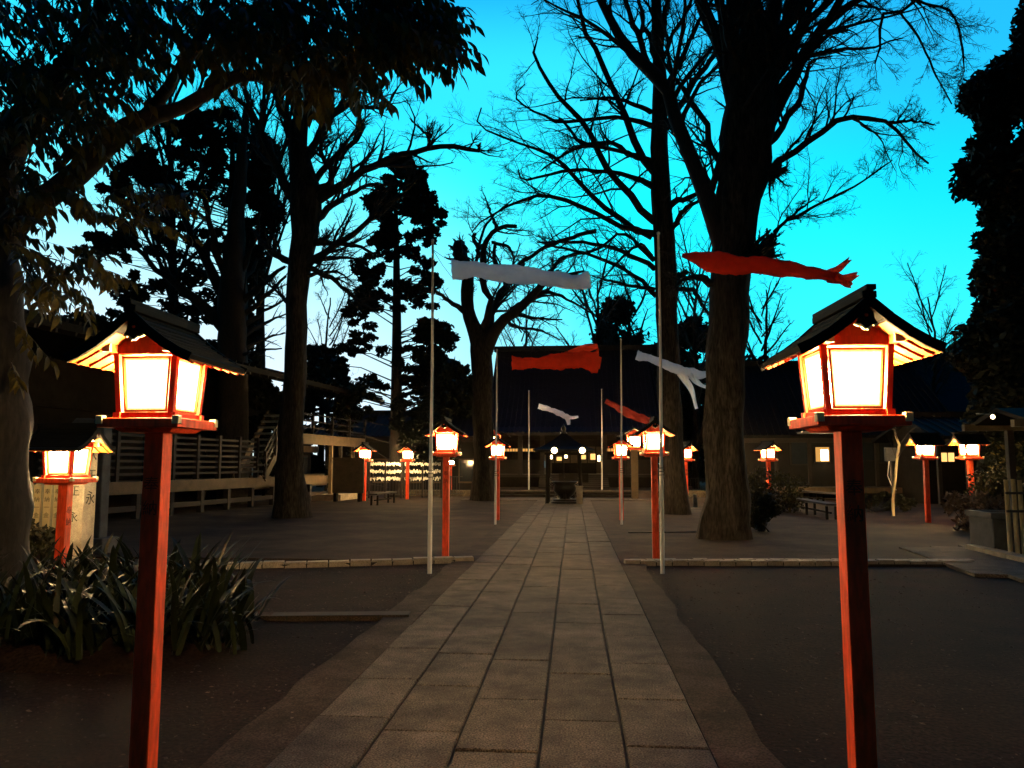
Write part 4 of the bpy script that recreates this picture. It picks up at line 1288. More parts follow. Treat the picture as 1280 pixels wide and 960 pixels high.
# ------------------------------------------------------------------ stones at the left edge
px_ = xof(103, 8.7)
t = thing('stone_pillar', 'tall pale square stone pillar with carved characters behind the low left lantern', 'stone pillar', (px_, 8.7, 0), R(0))
hz = 2.0
MB().box((0, 0, hz / 2), (.24, .24, hz), taper=.96).build('shaft', M_stone, t, bevel=.012)
tx = MB()
for k, ch in enumerate('大正永'):
    tx.text(ch, .17, (.121, 0, 1.62 - k * .26), (0, 1, 0), (0, 0, 1), thick=.002)
    tx.text(ch, .13, (0, -.121, 1.50 - k * .3), (1, 0, 0), (0, 0, 1), thick=.002)
tx.build('carved_characters', M_carve, t)
t = thing('stone_stele', 'broad grey memorial stone with rounded top behind the left lantern', 'memorial stone', (xof(110, 13), 13, 0))
zt_ = zof(116, 523, 13)
MB().slab([(-.36, -.12, 0), (.36, -.12, 0), (.34, -.12, zt_ - .16), (.26, -.12, zt_ - .02), (-.2, -.12, zt_), (-.33, -.12, zt_ - .14)], (0, -1, 0), .24).build('slab', M_basin, t, bevel=.02)
MB().box((0, 0, .14), (1.0, .5, .3)).build('plinth', M_basin, t, bevel=.02)
t = thing('name_post_fence', 'row of short pale posts with round tops and inscriptions at far left', 'fence', (xof(26, 9.4), 9.4, 0), R(8))
zt_ = zof(30, 603, 9.4)
ptm = MB(); ptm.span(-.045, .045, -.04, .04, 0, zt_ - .03); ptm.lathe((0, 0, zt_ - .03), [(.044, 0), (.040, .02), (.025, .036), (.001, .042)], 10)
pm_ = ptm.mesh('post', M_bamboo)
tm = MB()
for k, ch in enumerate('奉納一金'): tm.text(ch, .07, (0, -.0415, zt_ - .14 - k * .10), (1, 0, 0), (0, 0, 1), thick=.001)
tm_ = tm.mesh('inscription', M_carve)
for i in range(7):
    o = link('post', pm_, t); o.location = (i * .125, 0, 0)
    q = link('inscription', tm_, o)
MB().span(-.08, .85, .045, .085, .5, .58).build('rail', M_bamboo, t)
MB().span(-.08, .85, .045, .085, zt_ - .35, zt_ - .28).build('rail', M_bamboo, t)

# ------------------------------------------------------------------ strap-leaved plants in the left bed
md = MB(); nx, ny = 26, 14
mx0, mx1, my0, my1 = -5.9, xof(312, 6.8), 5.6, 8.0
def mh(x, y):
    u = (x - mx0) / (mx1 - mx0); v_ = (y - my0) / (my1 - my0)
    e = min(1, 5 * max(0, 1 - u)) * math.sin(math.pi * min(1, max(0, v_))) ** .6
    return .30 * e + .02 * math.sin(x * 7) * e
for i in range(nx + 1):
    for j in range(ny + 1):
        x = mx0 + (mx1 - mx0) * i / nx; y = my0 + (my1 - my0) * j / ny
        md.v.append((x, y, -.03 + mh(x, y)))
for i in range(nx):
    for j in range(ny):
        a = i * (ny + 1) + j; md.f.append((a, a + ny + 1, a + ny + 2, a + 1)); md.mi.append(0)
struct(md.build('planting_mound', M_soil, smooth=True))
def strap_mesh(L, w, bend, seed):
    r_ = random.Random(seed); b = MB(); n = 9
    th = 0.18; x = 0; z = 0; pts = []
    for k in range(n + 1):
        f_ = k / n
        pts.append((x, z, w * (math.sin(math.pi * min(1, .18 + f_ * .82)) ** .6) * (1 if k < n else 0.02)))
        th += bend / n * (0.5 + f_); x += math.sin(th) * L / n; z += math.cos(th) * L / n
    for x, z, ww in pts:
        b.v += [(x, -ww, z + ww * .25), (x, 0, z), (x, ww, z + ww * .25)]
    for k in range(n):
        for s in (0, 1):
            a = k * 3 + s; b.f.append((a, a + 1, a + 4, a + 3)); b.mi.append(0)
    return b.mesh('leaf', M_strap, True)
straps = [strap_mesh(random.uniform(.46, .70), random.uniform(.020, .034), random.uniform(.3, 1.9), k) for k in range(8)]
spots = [(288, 5.9), (300, 6.6), (20, 6.5), (70, 5.9), (105, 6.6), (140, 5.8), (165, 6.7), (195, 6.1), (228, 6.6), (245, 5.8), (262, 6.5), (-20, 5.7), (40, 5.4), (120, 5.3), (200, 5.4)]
wherel = ['at the outer right tip of the bed, nearest the path', 'at the far right of the bed before the pale kerb', 'at the far left edge', 'under the low left lantern', 'before the pale stone pillar', 'left of the near lantern post', 'just behind the near left lantern post',
          'right behind the near left lantern post', 'right of the near lantern post, with a yellowish tip', 'in the front right of the bed', 'at the right end of the bed, leaves leaning out',
          'cut by the left edge', 'low in the front left of the bed', 'front row left of the near lantern post', 'front row right beside the near lantern post']
for k, (px, Y) in enumerate(spots):
    Y += .6; x = xof(px, Y)
    t = thing('strap_leaf_plant', 'dark green strap-leaved clump ' + wherel[k], 'plant', (x, Y, mh(x, Y) - .05), random.uniform(0, 6), 'strap-leaved clumps in the left bed')
    nl = 46
    for i in range(nl):
        o = link('leaf', random.choice(straps), t)
        s = random.uniform(.75, 1.15)
        o.location = (random.uniform(-.22, .22), random.uniform(-.22, .22), random.uniform(-.03, .06)); o.scale = (s,) * 3
        o.rotation_euler = (0, random.uniform(-.15, .35), i * 2.4 + random.uniform(-.4, .4))
# loose gravel and clods on the bare soil
gg = np.random.default_rng(5); NP = 9000
gy = 1.8 + (K1Y - 2.2) * gg.random(NP) ** .8; sd = gg.random(NP) < .5
gx = np.where(sd, PX0 - .30 - gg.random(NP) ** 1.3 * 5.0, PX1 + .28 + gg.random(NP) ** 1.3 * 6.0)
sz = gg.uniform(.004, .011, NP) * (1 + 1.6 * (gg.random(NP) < .06))
oc = np.array([(1, 0, 0), (0, 1, 0), (-1, 0, 0), (0, -1, 0), (0, 0, .7), (0, 0, -.5)], float)
of = np.array([(0, 1, 4), (1, 2, 4), (2, 3, 4), (3, 0, 4)])
gv = oc[None] * sz[:, None, None] * gg.uniform(.6, 1.4, (NP, 6, 1)) + np.stack([gx, gy, np.full(NP, .003)], 1)[:, None]
gf = of[None] + (np.arange(NP) * 6)[:, None, None]
tag(stuff(link('gravel', npmesh('gravel', gv.reshape(-1, 3), gf.reshape(-1, 3), mat('gravel', (.019, .013, .009), .9, .9, 9.0)))), 'fine loose gravel strewn over the dark bare soil', 'gravel')
# litter on the bare soil
lt = MB()
for i in range(1500):
    u = random.random(); side = random.choice((-1, 1))
    y = random.uniform(2.6, K1Y - .4); x = (PX0 - .4 - random.random() ** 1.5 * 4) if side < 0 else (PX1 + .4 + random.random() ** 1.5 * 5)
    if random.random() < .25: x = random.uniform(PX0 - .3, PX1 + .3); zz = .054
    else: zz = .008
    s = random.uniform(.006, .022); a = random.uniform(0, 6.28)
    c_, s_ = math.cos(a) * s, math.sin(a) * s
    lt.quad((x - c_, y - s_, zz), (x + s_ * .4, y - c_ * .4, zz + s * .3), (x + c_, y + s_, zz + s * .2), (x - s_ * .4, y + c_ * .4, zz + s * .1))
tag(lt.mass('leaf_litter', M_litter), 'scattered dry fallen leaves on the bare soil beside the path', 'leaf litter')

# ------------------------------------------------------------------ bare trees
LV = [(13, .42, .12, .75, 8, .40, .10), (9, .48, .10, .75, 6, .48, .05), (8, .55, .12, .75, 4, .5, .0)]
GB = 'tall bare trees along the courtyard'
# thick tree right
bare_tree('thickest bare tree, on the right, its trunk splitting into many upright stems', 16.6,
    [(904, 672, 27), (907, 610, 24), (908, 500, 23), (912, 400, 23), (914, 320, 23), (922, 250, 27), (931, 190, 32), (936, 140, 31), (936, 100, 24), (938, 60, 14)],
    [([(926, 150, 12), (906, 70, 11), (884, 20, 9), (872, -10, 8), (850, -90, 4), (835, -150, 1.5)], .5),
     ([(928, 150, 13), (917, 50, 11), (917, -20, 9), (910, -120, 5), (905, -190, 2)], -1),
     ([(936, 150, 17), (940, 40, 14), (938, -60, 9), (950, -200, 3)], .3),
     ([(942, 150, 15), (961, 60, 12), (966, 0, 10), (978, -90, 5), (985, -160, 2)], 1),
     ([(948, 130, 10), (985, 32, 8), (1001, 0, 7), (1030, -60, 3), (1050, -120, 1)], -1.2),
     ([(944, 190, 14), (972, 134, 9), (1005, 75, 7.5), (1036, 25, 6), (1080, -4, 4), (1150, -50, 1.5)], 1.0),
     ([(952, 130, 8), (962, 92, 6.5), (986, 57, 6), (1017, 19, 5), (1042, -2, 4), (1085, -60, 1.5)], -1.5),
     ([(944, 175, 6), (966, 118, 4.5), (983, 78, 4.5), (999, 47, 4), (1017, -10, 3), (1020, -60, 1)], 1.6),
     ([(950, 228, 7), (980, 196, 4.5), (1036, 159, 4), (1056, 149, 3.5), (1083, 147, 3), (1114, 155, 2.2), (1139, 185, 1.5), (1160, 204, .8)], -1.0),
     ([(1110, 154, 2.2), (1142, 151, 1.6), (1167, 156, .8)], .8),
     ([(945, 226, 7), (964, 220, 5), (981, 212, 4)], .3),
     ([(905, 310, 14), (884, 255, 12), (866, 205, 10), (850, 152, 9), (836, 120, 9), (812, 94, 9), (787, 60, 7), (766, 28, 6), (748, -5, 5), (728, -70, 2)], .8),
     ([(903, 215, 5), (887, 175, 4), (875, 144, 3.6), (862, 122, 3.2), (831, 80, 2), (815, 50, 1)], 1.2),
     ([(930, 335, 12), (950, 318, 10), (964, 303, 8)], .2),
     ([(960, 308, 3), (973, 285, 2.4), (1005, 265, 2), (1049, 244, 1.7), (1080, 225, 1.2), (1115, 200, .7)], 1.0),
     ([(968, 290, 2), (999, 262, 1.3), (1022, 246, .7)], .4),
     ([(948, 200, 5), (1000, 120, 4), (1012, 80, 2), (1040, 70, .8)], 1.8),
     ([(1036, 25, 5), (1080, -40, 4), (1149, -10, 2.2), (1124, 16, 2), (1102, 20, 1.8), (1100, 62, 1.4), (1094, 80, .8)], .4),
     ([(1110, -30, 3), (1149, 2, 2), (1186, 12, 1.7), (1199, 42, 1.3), (1206, 90, .7)], .8),
     ([(892, 352, 6), (870, 345, 4), (850, 352, 2), (838, 370, 1)], -.4),
     ([(1124, 14, 1.6), (1150, 50, 1.3), (1168, 90, 1.0), (1190, 130, .6)], .8)],
    LV, 3, GB, extra=4, flare=1.35)
# second tree right
T5L = [
 [(818, 277, 5), (787, 241, 4.5), (750, 194, 4), (725, 147, 3.5), (703, 125, 3), (672, 81, 2.2), (667, 59, 1.5), (672, 46, .8)],
 [(818, 215, 5.5), (800, 188, 5), (775, 131, 4), (756, 87, 3.5), (731, 37, 3), (718, -20, 2), (712, -70, 1)],
 [(818, 292, 5), (787, 284, 4), (741, 244, 3.4), (697, 200, 2.6), (662, 184, 1.8), (620, 168, 1.3), (597, 156, 1), (602, 135, .6)],
 [(815, 296, 4.5), (769, 281, 3.2), (725, 256, 2.8), (678, 245, 2.3), (644, 253, 1.8), (600, 278, 1.2), (590, 290, .8)],
 [(816, 233, 4), (775, 216, 3), (731, 212, 2.4), (694, 217, 2), (655, 225, 1.4), (648, 212, .7)],
 [(816, 202, 4), (787, 194, 3.5), (762, 178, 3), (728, 180, 2.6), (709, 156, 1.8), (698, 148, .8)],
 [(808, 200, 3.5), (762, 186, 2.4), (725, 184, 2), (694, 200, 1.5), (675, 214, .7)],
 [(816, 158, 4), (787, 150, 3), (750, 147, 2.5), (703, 153, 2.2), (678, 144, 1.6), (653, 131, 1.2), (644, 119, 1), (656, 105, .5)],
 [(814, 140, 3.5), (787, 128, 2.5), (762, 122, 2), (725, 125, 1)],
 [(817, 95, 4.5), (802, 55, 4), (787, 20, 3.5), (772, -30, 2), (765, -80, 1)],
 [(820, 75, 3.5), (806, 30, 3), (795, -10, 2), (780, -60, 1)],
 [(836, 262, 4.5), (845, 252, 4), (862, 247, 3.2), (890, 231, 2.5), (905, 215, 1)],
 [(838, 290, 4), (848, 272, 3.2), (860, 258, 3), (878, 250, 1.5)],
 [(828, 120, 4), (850, 75, 3.2), (872, 30, 2.6), (893, -5, 1.8), (915, -60, .8)],
 [(832, 160, 5), (848, 135, 4.5), (872, 94, 4), (894, 69, 3), (914, 45, 1.6)],
 [(826, 80, 3), (843, 40, 2.5), (862, 5, 2), (870, -50, .8)],
 [(818, 336, 3.6), (790, 319, 3), (749, 306, 2.4), (702, 303, 1.8), (671, 303, 1)],
 [(818, 362, 3), (784, 356, 2), (740, 345, .8)],
 [(820, 370, 3.4), (796, 347, 2.8), (749, 322, 2.2), (693, 308, 1.5), (672, 302, .8)],
 [(840, 348, 4), (850, 345, 3.5), (857, 341, 3)],
 [(842, 362, 3.5), (866, 364, 3), (882, 386, 2), (890, 400, 1)],
 [(826, 60, 4), (835, 0, 3), (845, -80, 1)],
 [(745, 289, 2.8), (710, 298, 2.8), (686, 307, 2.6), (653, 327, 2.4), (640, 340, 1.5)],
 [(818, 325, 3.4), (778, 292, 1.8), (745, 313, 1.8), (710, 319, 1.8), (692, 336, 1)],
 [(815, 320, 2.5), (800, 305, 2), (770, 330, 1.5), (752, 352, .8)]]
bare_tree('tall straight bare tree right of the front right flagpole, long limbs arching left', 24.5,
    [(846, 643, 17), (843, 600, 14.5), (836, 500, 14), (833, 400, 13), (831, 300, 12.5), (826, 220, 12), (826, 150, 10), (824, 80, 7.5), (819, 0, 6), (815, -100, 3)],
    T5L, [(11, .38, .15, .75, 7, .38, .10), (8, .48, .10, .75, 6, .48, .05), (7, .55, .12, .75, 4, .5, .0)], 5, GB, extra=3, flare=1.2, rm=.005)
# left courtyard tree
bare_tree('grey bare tree with a bushy head of branches standing in the left courtyard', 22.0,
    [(364, 652, 19), (365, 600, 16.5), (368, 500, 14.5), (370, 400, 13.5), (373, 340, 14), (380, 290, 17), (382, 250, 21), (377, 215, 15), (374, 175, 11), (384, 135, 9), (396, 95, 7), (405, 30, 5), (410, -60, 2)],
    [[(392, 252, 8), (425, 231, 6), (472, 206, 5), (512, 191, 4), (537, 185, 3.6), (575, 185, 3), (600, 188, 2.2)],
     ([(598, 188, 2), (599, 180, 1.4)], 0.1), [(537, 185, 2.5), (536, 172, 2), (525, 160, 1.4), (512, 148, .7)],
     [(372, 200, 7), (353, 140, 5), (337, 103, 4), (330, 80, 2.5), (325, 40, 1)],
     [(368, 250, 8), (334, 190, 5), (319, 147, 4), (292, 118, 3), (262, 80, 1.5)],
     [(380, 200, 6), (403, 162, 4.5), (434, 131, 3.5), (456, 134, 2.8), (480, 136, 2), (500, 105, .8)],
     [(390, 232, 5), (412, 200, 4), (447, 172, 3), (453, 150, 2.4), (437, 131, 1.2)],
     [(394, 240, 4.5), (416, 225, 3.5), (403, 195, 3), (402, 165, 2), (398, 130, 1)],
     [(396, 274, 5), (431, 247, 3.5), (462, 231, 2.5), (490, 231, 1.2)],
     [(384, 332, 5.5), (425, 303, 4), (475, 266, 3.2), (503, 244, 2), (520, 225, .8)],
     [(385, 302, 5), (425, 305, 3.4), (447, 308, 2.2), (470, 318, 1)],
     [(385, 334, 4), (419, 350, 2.8), (444, 372, 2.2), (474, 392, 1)],
     [(380, 330, 3.5), (420, 322, 2.2), (458, 325, 1)],
     [(364, 328, 5), (345, 318, 4), (330, 306, 3), (318, 290, 1.4)],
     [(372, 180, 5), (371, 125, 4), (374, 80, 3), (378, 20, 1.5)],
     [(386, 150, 5), (410, 100, 4), (432, 60, 3), (450, 10, 1.5)],
     [(370, 180, 4.5), (352, 130, 3.5), (345, 80, 2.5), (350, 20, 1)],
     [(378, 215, 5), (400, 170, 4), (425, 130, 3), (440, 95, 1.2)],
     [(362, 235, 5), (340, 205, 3.5), (325, 195, 2.5), (300, 150, 1.2)],
     [(384, 345, 3), (420, 340, 1.6), (440, 352, .8)], [(362, 380, 2.5), (342, 360, 1.6), (330, 352, .8)]],
    [(13, .42, .05, .6, 7, .48, .25), (8, .5, .10, .7, 5, .5, .15), (5, .5, .15, .75, 4, .55, .0)], 8, GB, extra=6, flare=1.3)
# forked tree beside the hall
bare_tree('dark forked bare tree left of the hall with cut-off stubs', 33.0,
    [(606, 612, 15), (604, 560, 13), (603, 500, 12.5), (603, 460, 13), (601, 430, 13), (594, 412, 9), (586, 390, 8), (584, 360, 8), (586, 330, 6)],
    [[(606, 440, 10), (616, 414, 8), (628, 400, 7), (656, 378, 5.5), (675, 360, 4.5), (700, 346, 3), (730, 340, 1.5)],
     [(610, 425, 7), (613, 398, 5.5), (625, 370, 5), (632, 350, 4.5), (618, 325, 3), (620, 305, 2)],
     [(586, 340, 8), (578, 325, 9), (575, 312, 9), (576, 303, 5)],
     [(604, 410, 5), (612, 385, 4), (606, 360, 4), (604, 325, 4), (609, 298, 3.5), (621, 286, 3), (645, 283, 2.4)],
     [(615, 303, 2.5), (636, 310, 2), (643, 328, 1)], [(604, 330, 3.5), (596, 310, 3), (592, 292, 2.4)],
     [(640, 388, 4), (668, 372, 2.8), (690, 366, 2.2), (712, 376, 1.6), (740, 392, .8)],
     [(582, 390, 4), (560, 375, 2.5), (540, 358, 1.5), (528, 330, .8)],
     [(628, 398, 3), (650, 410, 2), (672, 412, 1.5), (700, 425, .8)],
     [(653, 330, 4), (640, 345, 3), (632, 360, 2.5)],
     [(620, 286, 2.5), (612, 262, 1.5), (606, 245, .8)], [(670, 362, 3), (690, 335, 2), (705, 318, 1)],
     [(594, 330, 2.5), (608, 280, 1.6), (640, 250, .8)]],
    [(9, .42, .2, .8, 6, .4, .10), (7, .5, .12, .8, 5, .5, .05), (5, .5, .15, .8, 4, .55, .0)], 12, None, flare=1.2, extra=3, rm=.006)
# generic background bare trees
def auto_bare(label, px, base_y, top_y, Y, spread, seed, n=14, r=5, group=None, lv=None, lo=.35):
    g = random.Random(seed)
    tr = [(px, base_y, r), (px + g.uniform(-4, 4), base_y + (top_y - base_y) * .4, r * .8), (px + g.uniform(-6, 6), base_y + (top_y - base_y) * .75, r * .45), (px + g.uniform(-8, 8), top_y, .8)]
    H = base_y - top_y; lb = []
    for i in range(n):
        f_ = lo + (1 - lo) * .9 * i / n; x0 = px; y0 = base_y - H * f_
        s = g.choice((-1, 1)) * g.uniform(.35, 1) * spread * (1.1 - .5 * f_)
        rise = H * g.uniform(.12, .34)
        lb.append([(x0, y0, r * (1 - f_) * .6 + .6), (x0 + s * .4, y0 - rise * .35, r * .3), (x0 + s * .75, y0 - rise * .75, r * .2), (x0 + s, y0 - rise, .5)])
    return bare_tree(label, Y, tr, lb, lv or [(7, .45, .1, .7, 5, .45, .12), (6, .5, .1, .7, 4, .5, .05), (3, .5, .1, .7, 3, .6, 0)], seed, group, flare=1.1, KL=8, rm=.008)
GBB = 'bare trees behind the buildings'
auto_bare('bare twiggy tree rising behind the hall roof ridge', 745, 600, 352, 58, 62, 21, 16, 5, GBB)
auto_bare('fine bare tree behind the hall, just right of the second right flagpole', 792, 600, 360, 60, 50, 22, 14, 5, GBB)
auto_bare('bare twiggy tree between the thick right tree and the near lantern roof', 952, 600, 362, 46, 48, 23, 16, 4, GBB)
auto_bare('small bare tree above the right end of the near right lantern roof', 1165, 600, 372, 44, 52, 24, 14, 3, GBB)
auto_bare('pale fine bare tree between the forked tree and the hall roof', 652, 600, 380, 56, 45, 25, 12, 3, GBB)
auto_bare('bare tree with brush-like twigs high above the left dark evergreen', 215, 560, 40, 34, 120, 26, 26, 7, GBB, lv=[(9, .5, .1, .6, 6, .45, .3), (7, .5, .1, .6, 5, .5, .2), (4, .5, .1, .7, 3, .6, 0)])
auto_bare('bare brush-like tree behind the bushy headed courtyard tree', 325, 560, 60, 38, 80, 27, 22, 6, GBB, lv=[(9, .5, .1, .6, 6, .45, .3), (6, .5, .1, .6, 5, .5, .2), (4, .5, .1, .7, 3, .6, 0)])
auto_bare('wide bare tree filling the gap between the two big right trees', 870, 600, 330, 50, 60, 29, 16, 4, GBB)
auto_bare('low bare tree left behind the tall conifer', 412, 600, 372, 50, 45, 28, 12, 3, GBB)

# ------------------------------------------------------------------ evergreens
def evergreen(label, Y, px, base_y, top_y, prof, seed, n=120, per=90, size=.16, trunk_r=7, m=None, group=None, name='evergreen_tree', cr=1.0, limbs=True, kind='tree', squash=.6, thick=.8, nc=0):
    """prof(f, side) gives crown half-width in px at height fraction f"""
    g = np.random.default_rng(seed)
    b0 = at(px, base_y, Y); root = thing(name, label, kind, (b0.x, b0.y, 0), 0, group)
    off = np.array([b0.x, b0.y, 0.0])
    T = catmull(wpts([(px, base_y, trunk_r), (px + 2, (base_y + top_y) / 2, trunk_r * .7), (px, top_y + 6, 1)], Y), 14)
    T[0, 2] = -.2
    v, f = tubes(T[None, :, :3] - off, T[None, :, 3], 10)
    link('trunk', npmesh('trunk', v, f, M_bark2, True), root)
    C = []; Rr = []; ends = []
    cl = [(g.uniform(0.02, .97), g.choice([-1, 1]), g.uniform(.0, 1) ** .6) for _ in range(nc)]
    for i in range(n):
        fr = g.uniform(0.02, 1); s = g.choice([-1, 1])
        if nc and i % 7:
            c_ = cl[g.integers(nc)]; fr = min(.99, max(.02, c_[0] + g.normal() * .016)); s = c_[1]
        y = base_y + (top_y - base_y) * fr
        w = prof(fr, s)
        if w <= 0: continue
        uu = g.uniform(0.0, 1) ** .62
        if nc and i % 7: uu = min(1, abs(c_[2] + g.normal() * .13))
        rad = w * uu * (0.86 + 0.14 * math.sin(fr * 37 + s + seed))
        q = at(px + s * rad, y, Y)
        dep = g.uniform(-1, 1) * w * math.sqrt(1.02 - uu * uu) * Y / F * thick
        C.append((q.x, q.y + dep, q.z)); Rr.append(cr * Y / F * g.uniform(7, 24))
        ends.append((px, y + rad * .25))
    C = np.array(C); Rr = np.array(Rr)
    v, f = clumps(C - off, Rr, per, size, g, 1.9, .3, squash)
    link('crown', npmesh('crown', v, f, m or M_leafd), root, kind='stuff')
    if limbs:
        P = []
        for c, (ex, ey) in zip(C, ends):
            a = at(ex, ey, Y); a = np.array(a); mid = (a + c) / 2 + np.array([g.normal() * .15, 0, .15 + g.normal() * .2])
            P.append([a, mid, c])
        P = np.array(P)[::(4 if nc else 2)] - off
        v, f = tubes(P, np.tile(np.array([.030, .020, .008]) * Y / 30, (len(P), 1)), 4)
        link('branches', npmesh('branches', v, f, M_bark2), root, kind='stuff')
    return root
def P3(f, s):
    # tall irregular conifer left of centre
    y = 600 - 412 * f
    pts = {-1: [(600, 90), (520, 95), (440, 110), (425, 60), (400, 62), (360, 66), (330, 52), (305, 42), (290, 14), (262, 30), (240, 38), (220, 22), (200, 8), (188, 2)],
           1: [(600, 70), (520, 84), (440, 74), (400, 68), (360, 60), (330, 58), (310, 52), (290, 50), (270, 62), (250, 66), (232, 46), (205, 22), (188, 10)]}[s]
    for (ya, wa), (yb, wb) in zip(pts[:-1], pts[1:]):
        if yb <= y <= ya: return wa + (wb - wa) * (ya - y) / (ya - yb)
    return 0
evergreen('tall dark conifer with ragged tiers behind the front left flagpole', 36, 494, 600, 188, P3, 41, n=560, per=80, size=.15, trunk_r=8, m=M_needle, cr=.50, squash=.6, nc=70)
def P8(f, s):
    y = 600 - 460 * f
    pts = {-1: [(600, 200), (480, 190), (440, 175), (400, 160), (350, 175), (290, 170), (230, 140), (190, 110), (160, 60), (140, 20)], 1: [(600, 60), (480, 55), (440, 25), (380, 20), (340, 30), (290, 55), (230, 60), (180, 50), (150, 30), (140, 10)]}[s]
    for (ya, wa), (yb, wb) in zip(pts[:-1], pts[1:]):
        if yb <= y <= ya: return wa + (wb - wa) * (ya - y) / (ya - yb)
    return 0
evergreen('broad dark evergreen with drooping clumps filling the sky above the near left lantern', 30, 290, 600, 140, P8, 43, n=640, per=90, size=.15, trunk_r=16, cr=.68, squash=.65, nc=75)
bare_tree('dark leaning trunk fanning out low branches just left of the courtyard tree', 28.5,
    [(291, 600, 19), (291, 520, 18), (292, 440, 17), (292, 380, 18), (293, 330, 15), (296, 270, 10), (302, 200, 7), (310, 130, 3)],
    [[(296, 385, 5), (325, 358, 4), (356, 332, 2)], [(298, 400, 4.5), (330, 372, 3), (358, 345, 1.5)], [(300, 410, 4), (330, 390, 2.4), (360, 372, 1)], [(298, 425, 4), (330, 404, 2.4), (358, 392, 1)],
     [(300, 438, 3), (330, 424, 2), (356, 416, .8)], [(300, 360, 4), (318, 330, 3), (334, 300, 1.4)], [(302, 340, 4), (318, 300, 3), (326, 262, 1.4)],
     [(284, 380, 8), (262, 338, 7), (240, 290, 5), (222, 250, 3), (200, 215, 1.5)], [(280, 410, 9), (250, 380, 7), (218, 352, 5), (180, 320, 3), (148, 288, 1.5)],
     [(285, 350, 6), (268, 300, 4.5), (256, 250, 3), (250, 200, 1.5)], [(300, 445, 2.5), (325, 438, 1.6), (352, 436, .8)]],
    [(6, .4, .2, .6, 5, .45, .1), (4, .45, .2, .6, 4, .5, .05)], 31, None, barkm=M_bark2, flare=1.1, KL=9, extra=3, rm=.007)
def P7(f, s):
    y = 640 - 640 * f
    if s > 0: return 110
    pts = [(640, 75), (560, 80), (480, 95), (440, 100), (400, 92), (372, 95), (345, 80), (330, 66), (300, 72), (286, 55), (265, 80), (225, 92), (205, 84), (195, 98), (165, 104), (135, 98), (106, 84), (84, 50), (69, 33), (31, 18), (0, 6)]
    for (ya, wa), (yb, wb) in zip(pts[:-1], pts[1:]):
        if yb <= y <= ya: return wa + (wb - wa) * (ya - y) / (ya - yb)
    return 0
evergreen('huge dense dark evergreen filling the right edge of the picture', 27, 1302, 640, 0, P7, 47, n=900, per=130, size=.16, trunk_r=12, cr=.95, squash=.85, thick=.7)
GE = 'dark evergreens behind the buildings'
def dome(w, k=.6): return lambda f, s: w * (math.sin(math.pi * min(1, f * .85 + .15)) ** k)
for i, (px, top, w, Y, lb) in enumerate((
    (25, 415, 62, 26, 'dark evergreen behind the trunk at the far left edge'),
    (110, 395, 62, 27, 'dark evergreen behind the near left lantern roof'),
    (205, 425, 70, 40, 'low dark evergreen behind the left building roof'),
    (400, 440, 48, 52, 'low rounded evergreen left of the tall conifer'),
    (560, 452, 40, 46, 'dark evergreen between tall conifer and forked tree'),
    (770, 378, 34, 62, 'round dark evergreen behind the right part of the hall roof'),
    (868, 402, 52, 56, 'dark evergreen between the two big right trees'),
    (830, 440, 60, 60, 'dark evergreen hiding the right end of the hall'),
    (945, 455, 44, 50, 'low dark evergreen right of the thickest tree'),
    (1030, 468, 60, 52, 'low dark evergreen behind the near right lantern'),
    (1125, 478, 60, 52, 'low dark evergreen behind the long right building'),
    (-60, 300, 90, 22, 'dark evergreen outside the left edge'),
    (640, 470, 36, 64, 'low dark evergreen behind the left end of the hall'))):
    evergreen(lb, Y, px, 600, top, dome(w), 60 + i, n=110, per=90, size=.20 * Y / 45 + .03, trunk_r=5, cr=1.0, group=GE, limbs=False)

# shrubs
def shrub(label, px, py, wpx, hpx, seed, m=M_shrub, n=16, per=110, size=.06, name='shrub', z=.03):
    g = np.random.default_rng(seed); b0 = gp(px, py, z); Y = b0.y
    root = thing(name, label, 'shrub', b0); s = Y / F; o_ = np.array(b0)
    C = np.stack([g.normal(0, .36, n) * wpx * s, g.normal(0, .3, n) * wpx * s, g.uniform(.15, .9, n) * hpx * s], 1)
    v, f = clumps(C, np.full(n, hpx * s * .28), per, size, g, 2.0, 0, .8)
    link('foliage', npmesh('foliage', v, f, m), root, kind='stuff')
    P = np.stack([np.stack([g.normal(0, .08, n) * wpx * s, g.normal(0, .08, n) * wpx * s, np.full(n, -.03)], 1), C * np.array([.6, .6, .6]), C], 1)
    v, f = tubes(P, np.tile([.02, .013, .006], (n, 1)), 4)
    link('stems', npmesh('stems', v, f, M_twig), root)
    return root
shrub('low dark shrub at the foot of the thickest tree, on its right', 952, 664, 44, 46, 71)
shrub('dark shrub filling the space behind the thick tree', 975, 640, 50, 50, 72)
shrub('lit shrub beside the small lantern right of the thick tree', 940, 618, 34, 62, 73, m=M_shrub)
shrub('dry brown shrub around the rightmost lantern post', 1212, 664, 52, 44, 74, m=mat('dry_leaf', (.075, .05, .035), .9, .4, 5))
shrub('broad dark shrub before the kiosk at the right', 1246, 656, 36, 66, 75)
shrub('dark low bush behind the plank benches', 1095, 640, 60, 22, 76)
shrub('dark leafy shrub at the far left edge before the big trunk', 15, 740, 60, 90, 77, size=.05)
shrub('yellow-lit leafy shrub in front of the name post fence', 38, 700, 26, 70, 78, size=.06, n=8, per=40)
t = MB(); t.box((0, 0, .22), (.16, .16, .5), taper=.85)
tag(t.build('stone_marker', M_basin, None, bevel=.02), 'tiny dark stone marker on the ground between the two big right trees', 'stone marker').location = gp(869, 634, .03)
tw_ = shrub('shrub with a few bright yellow leaves near the right edge lamp', 1262, 640, 26, 96, 80, n=9, per=30, size=.10, m=M_leaf)

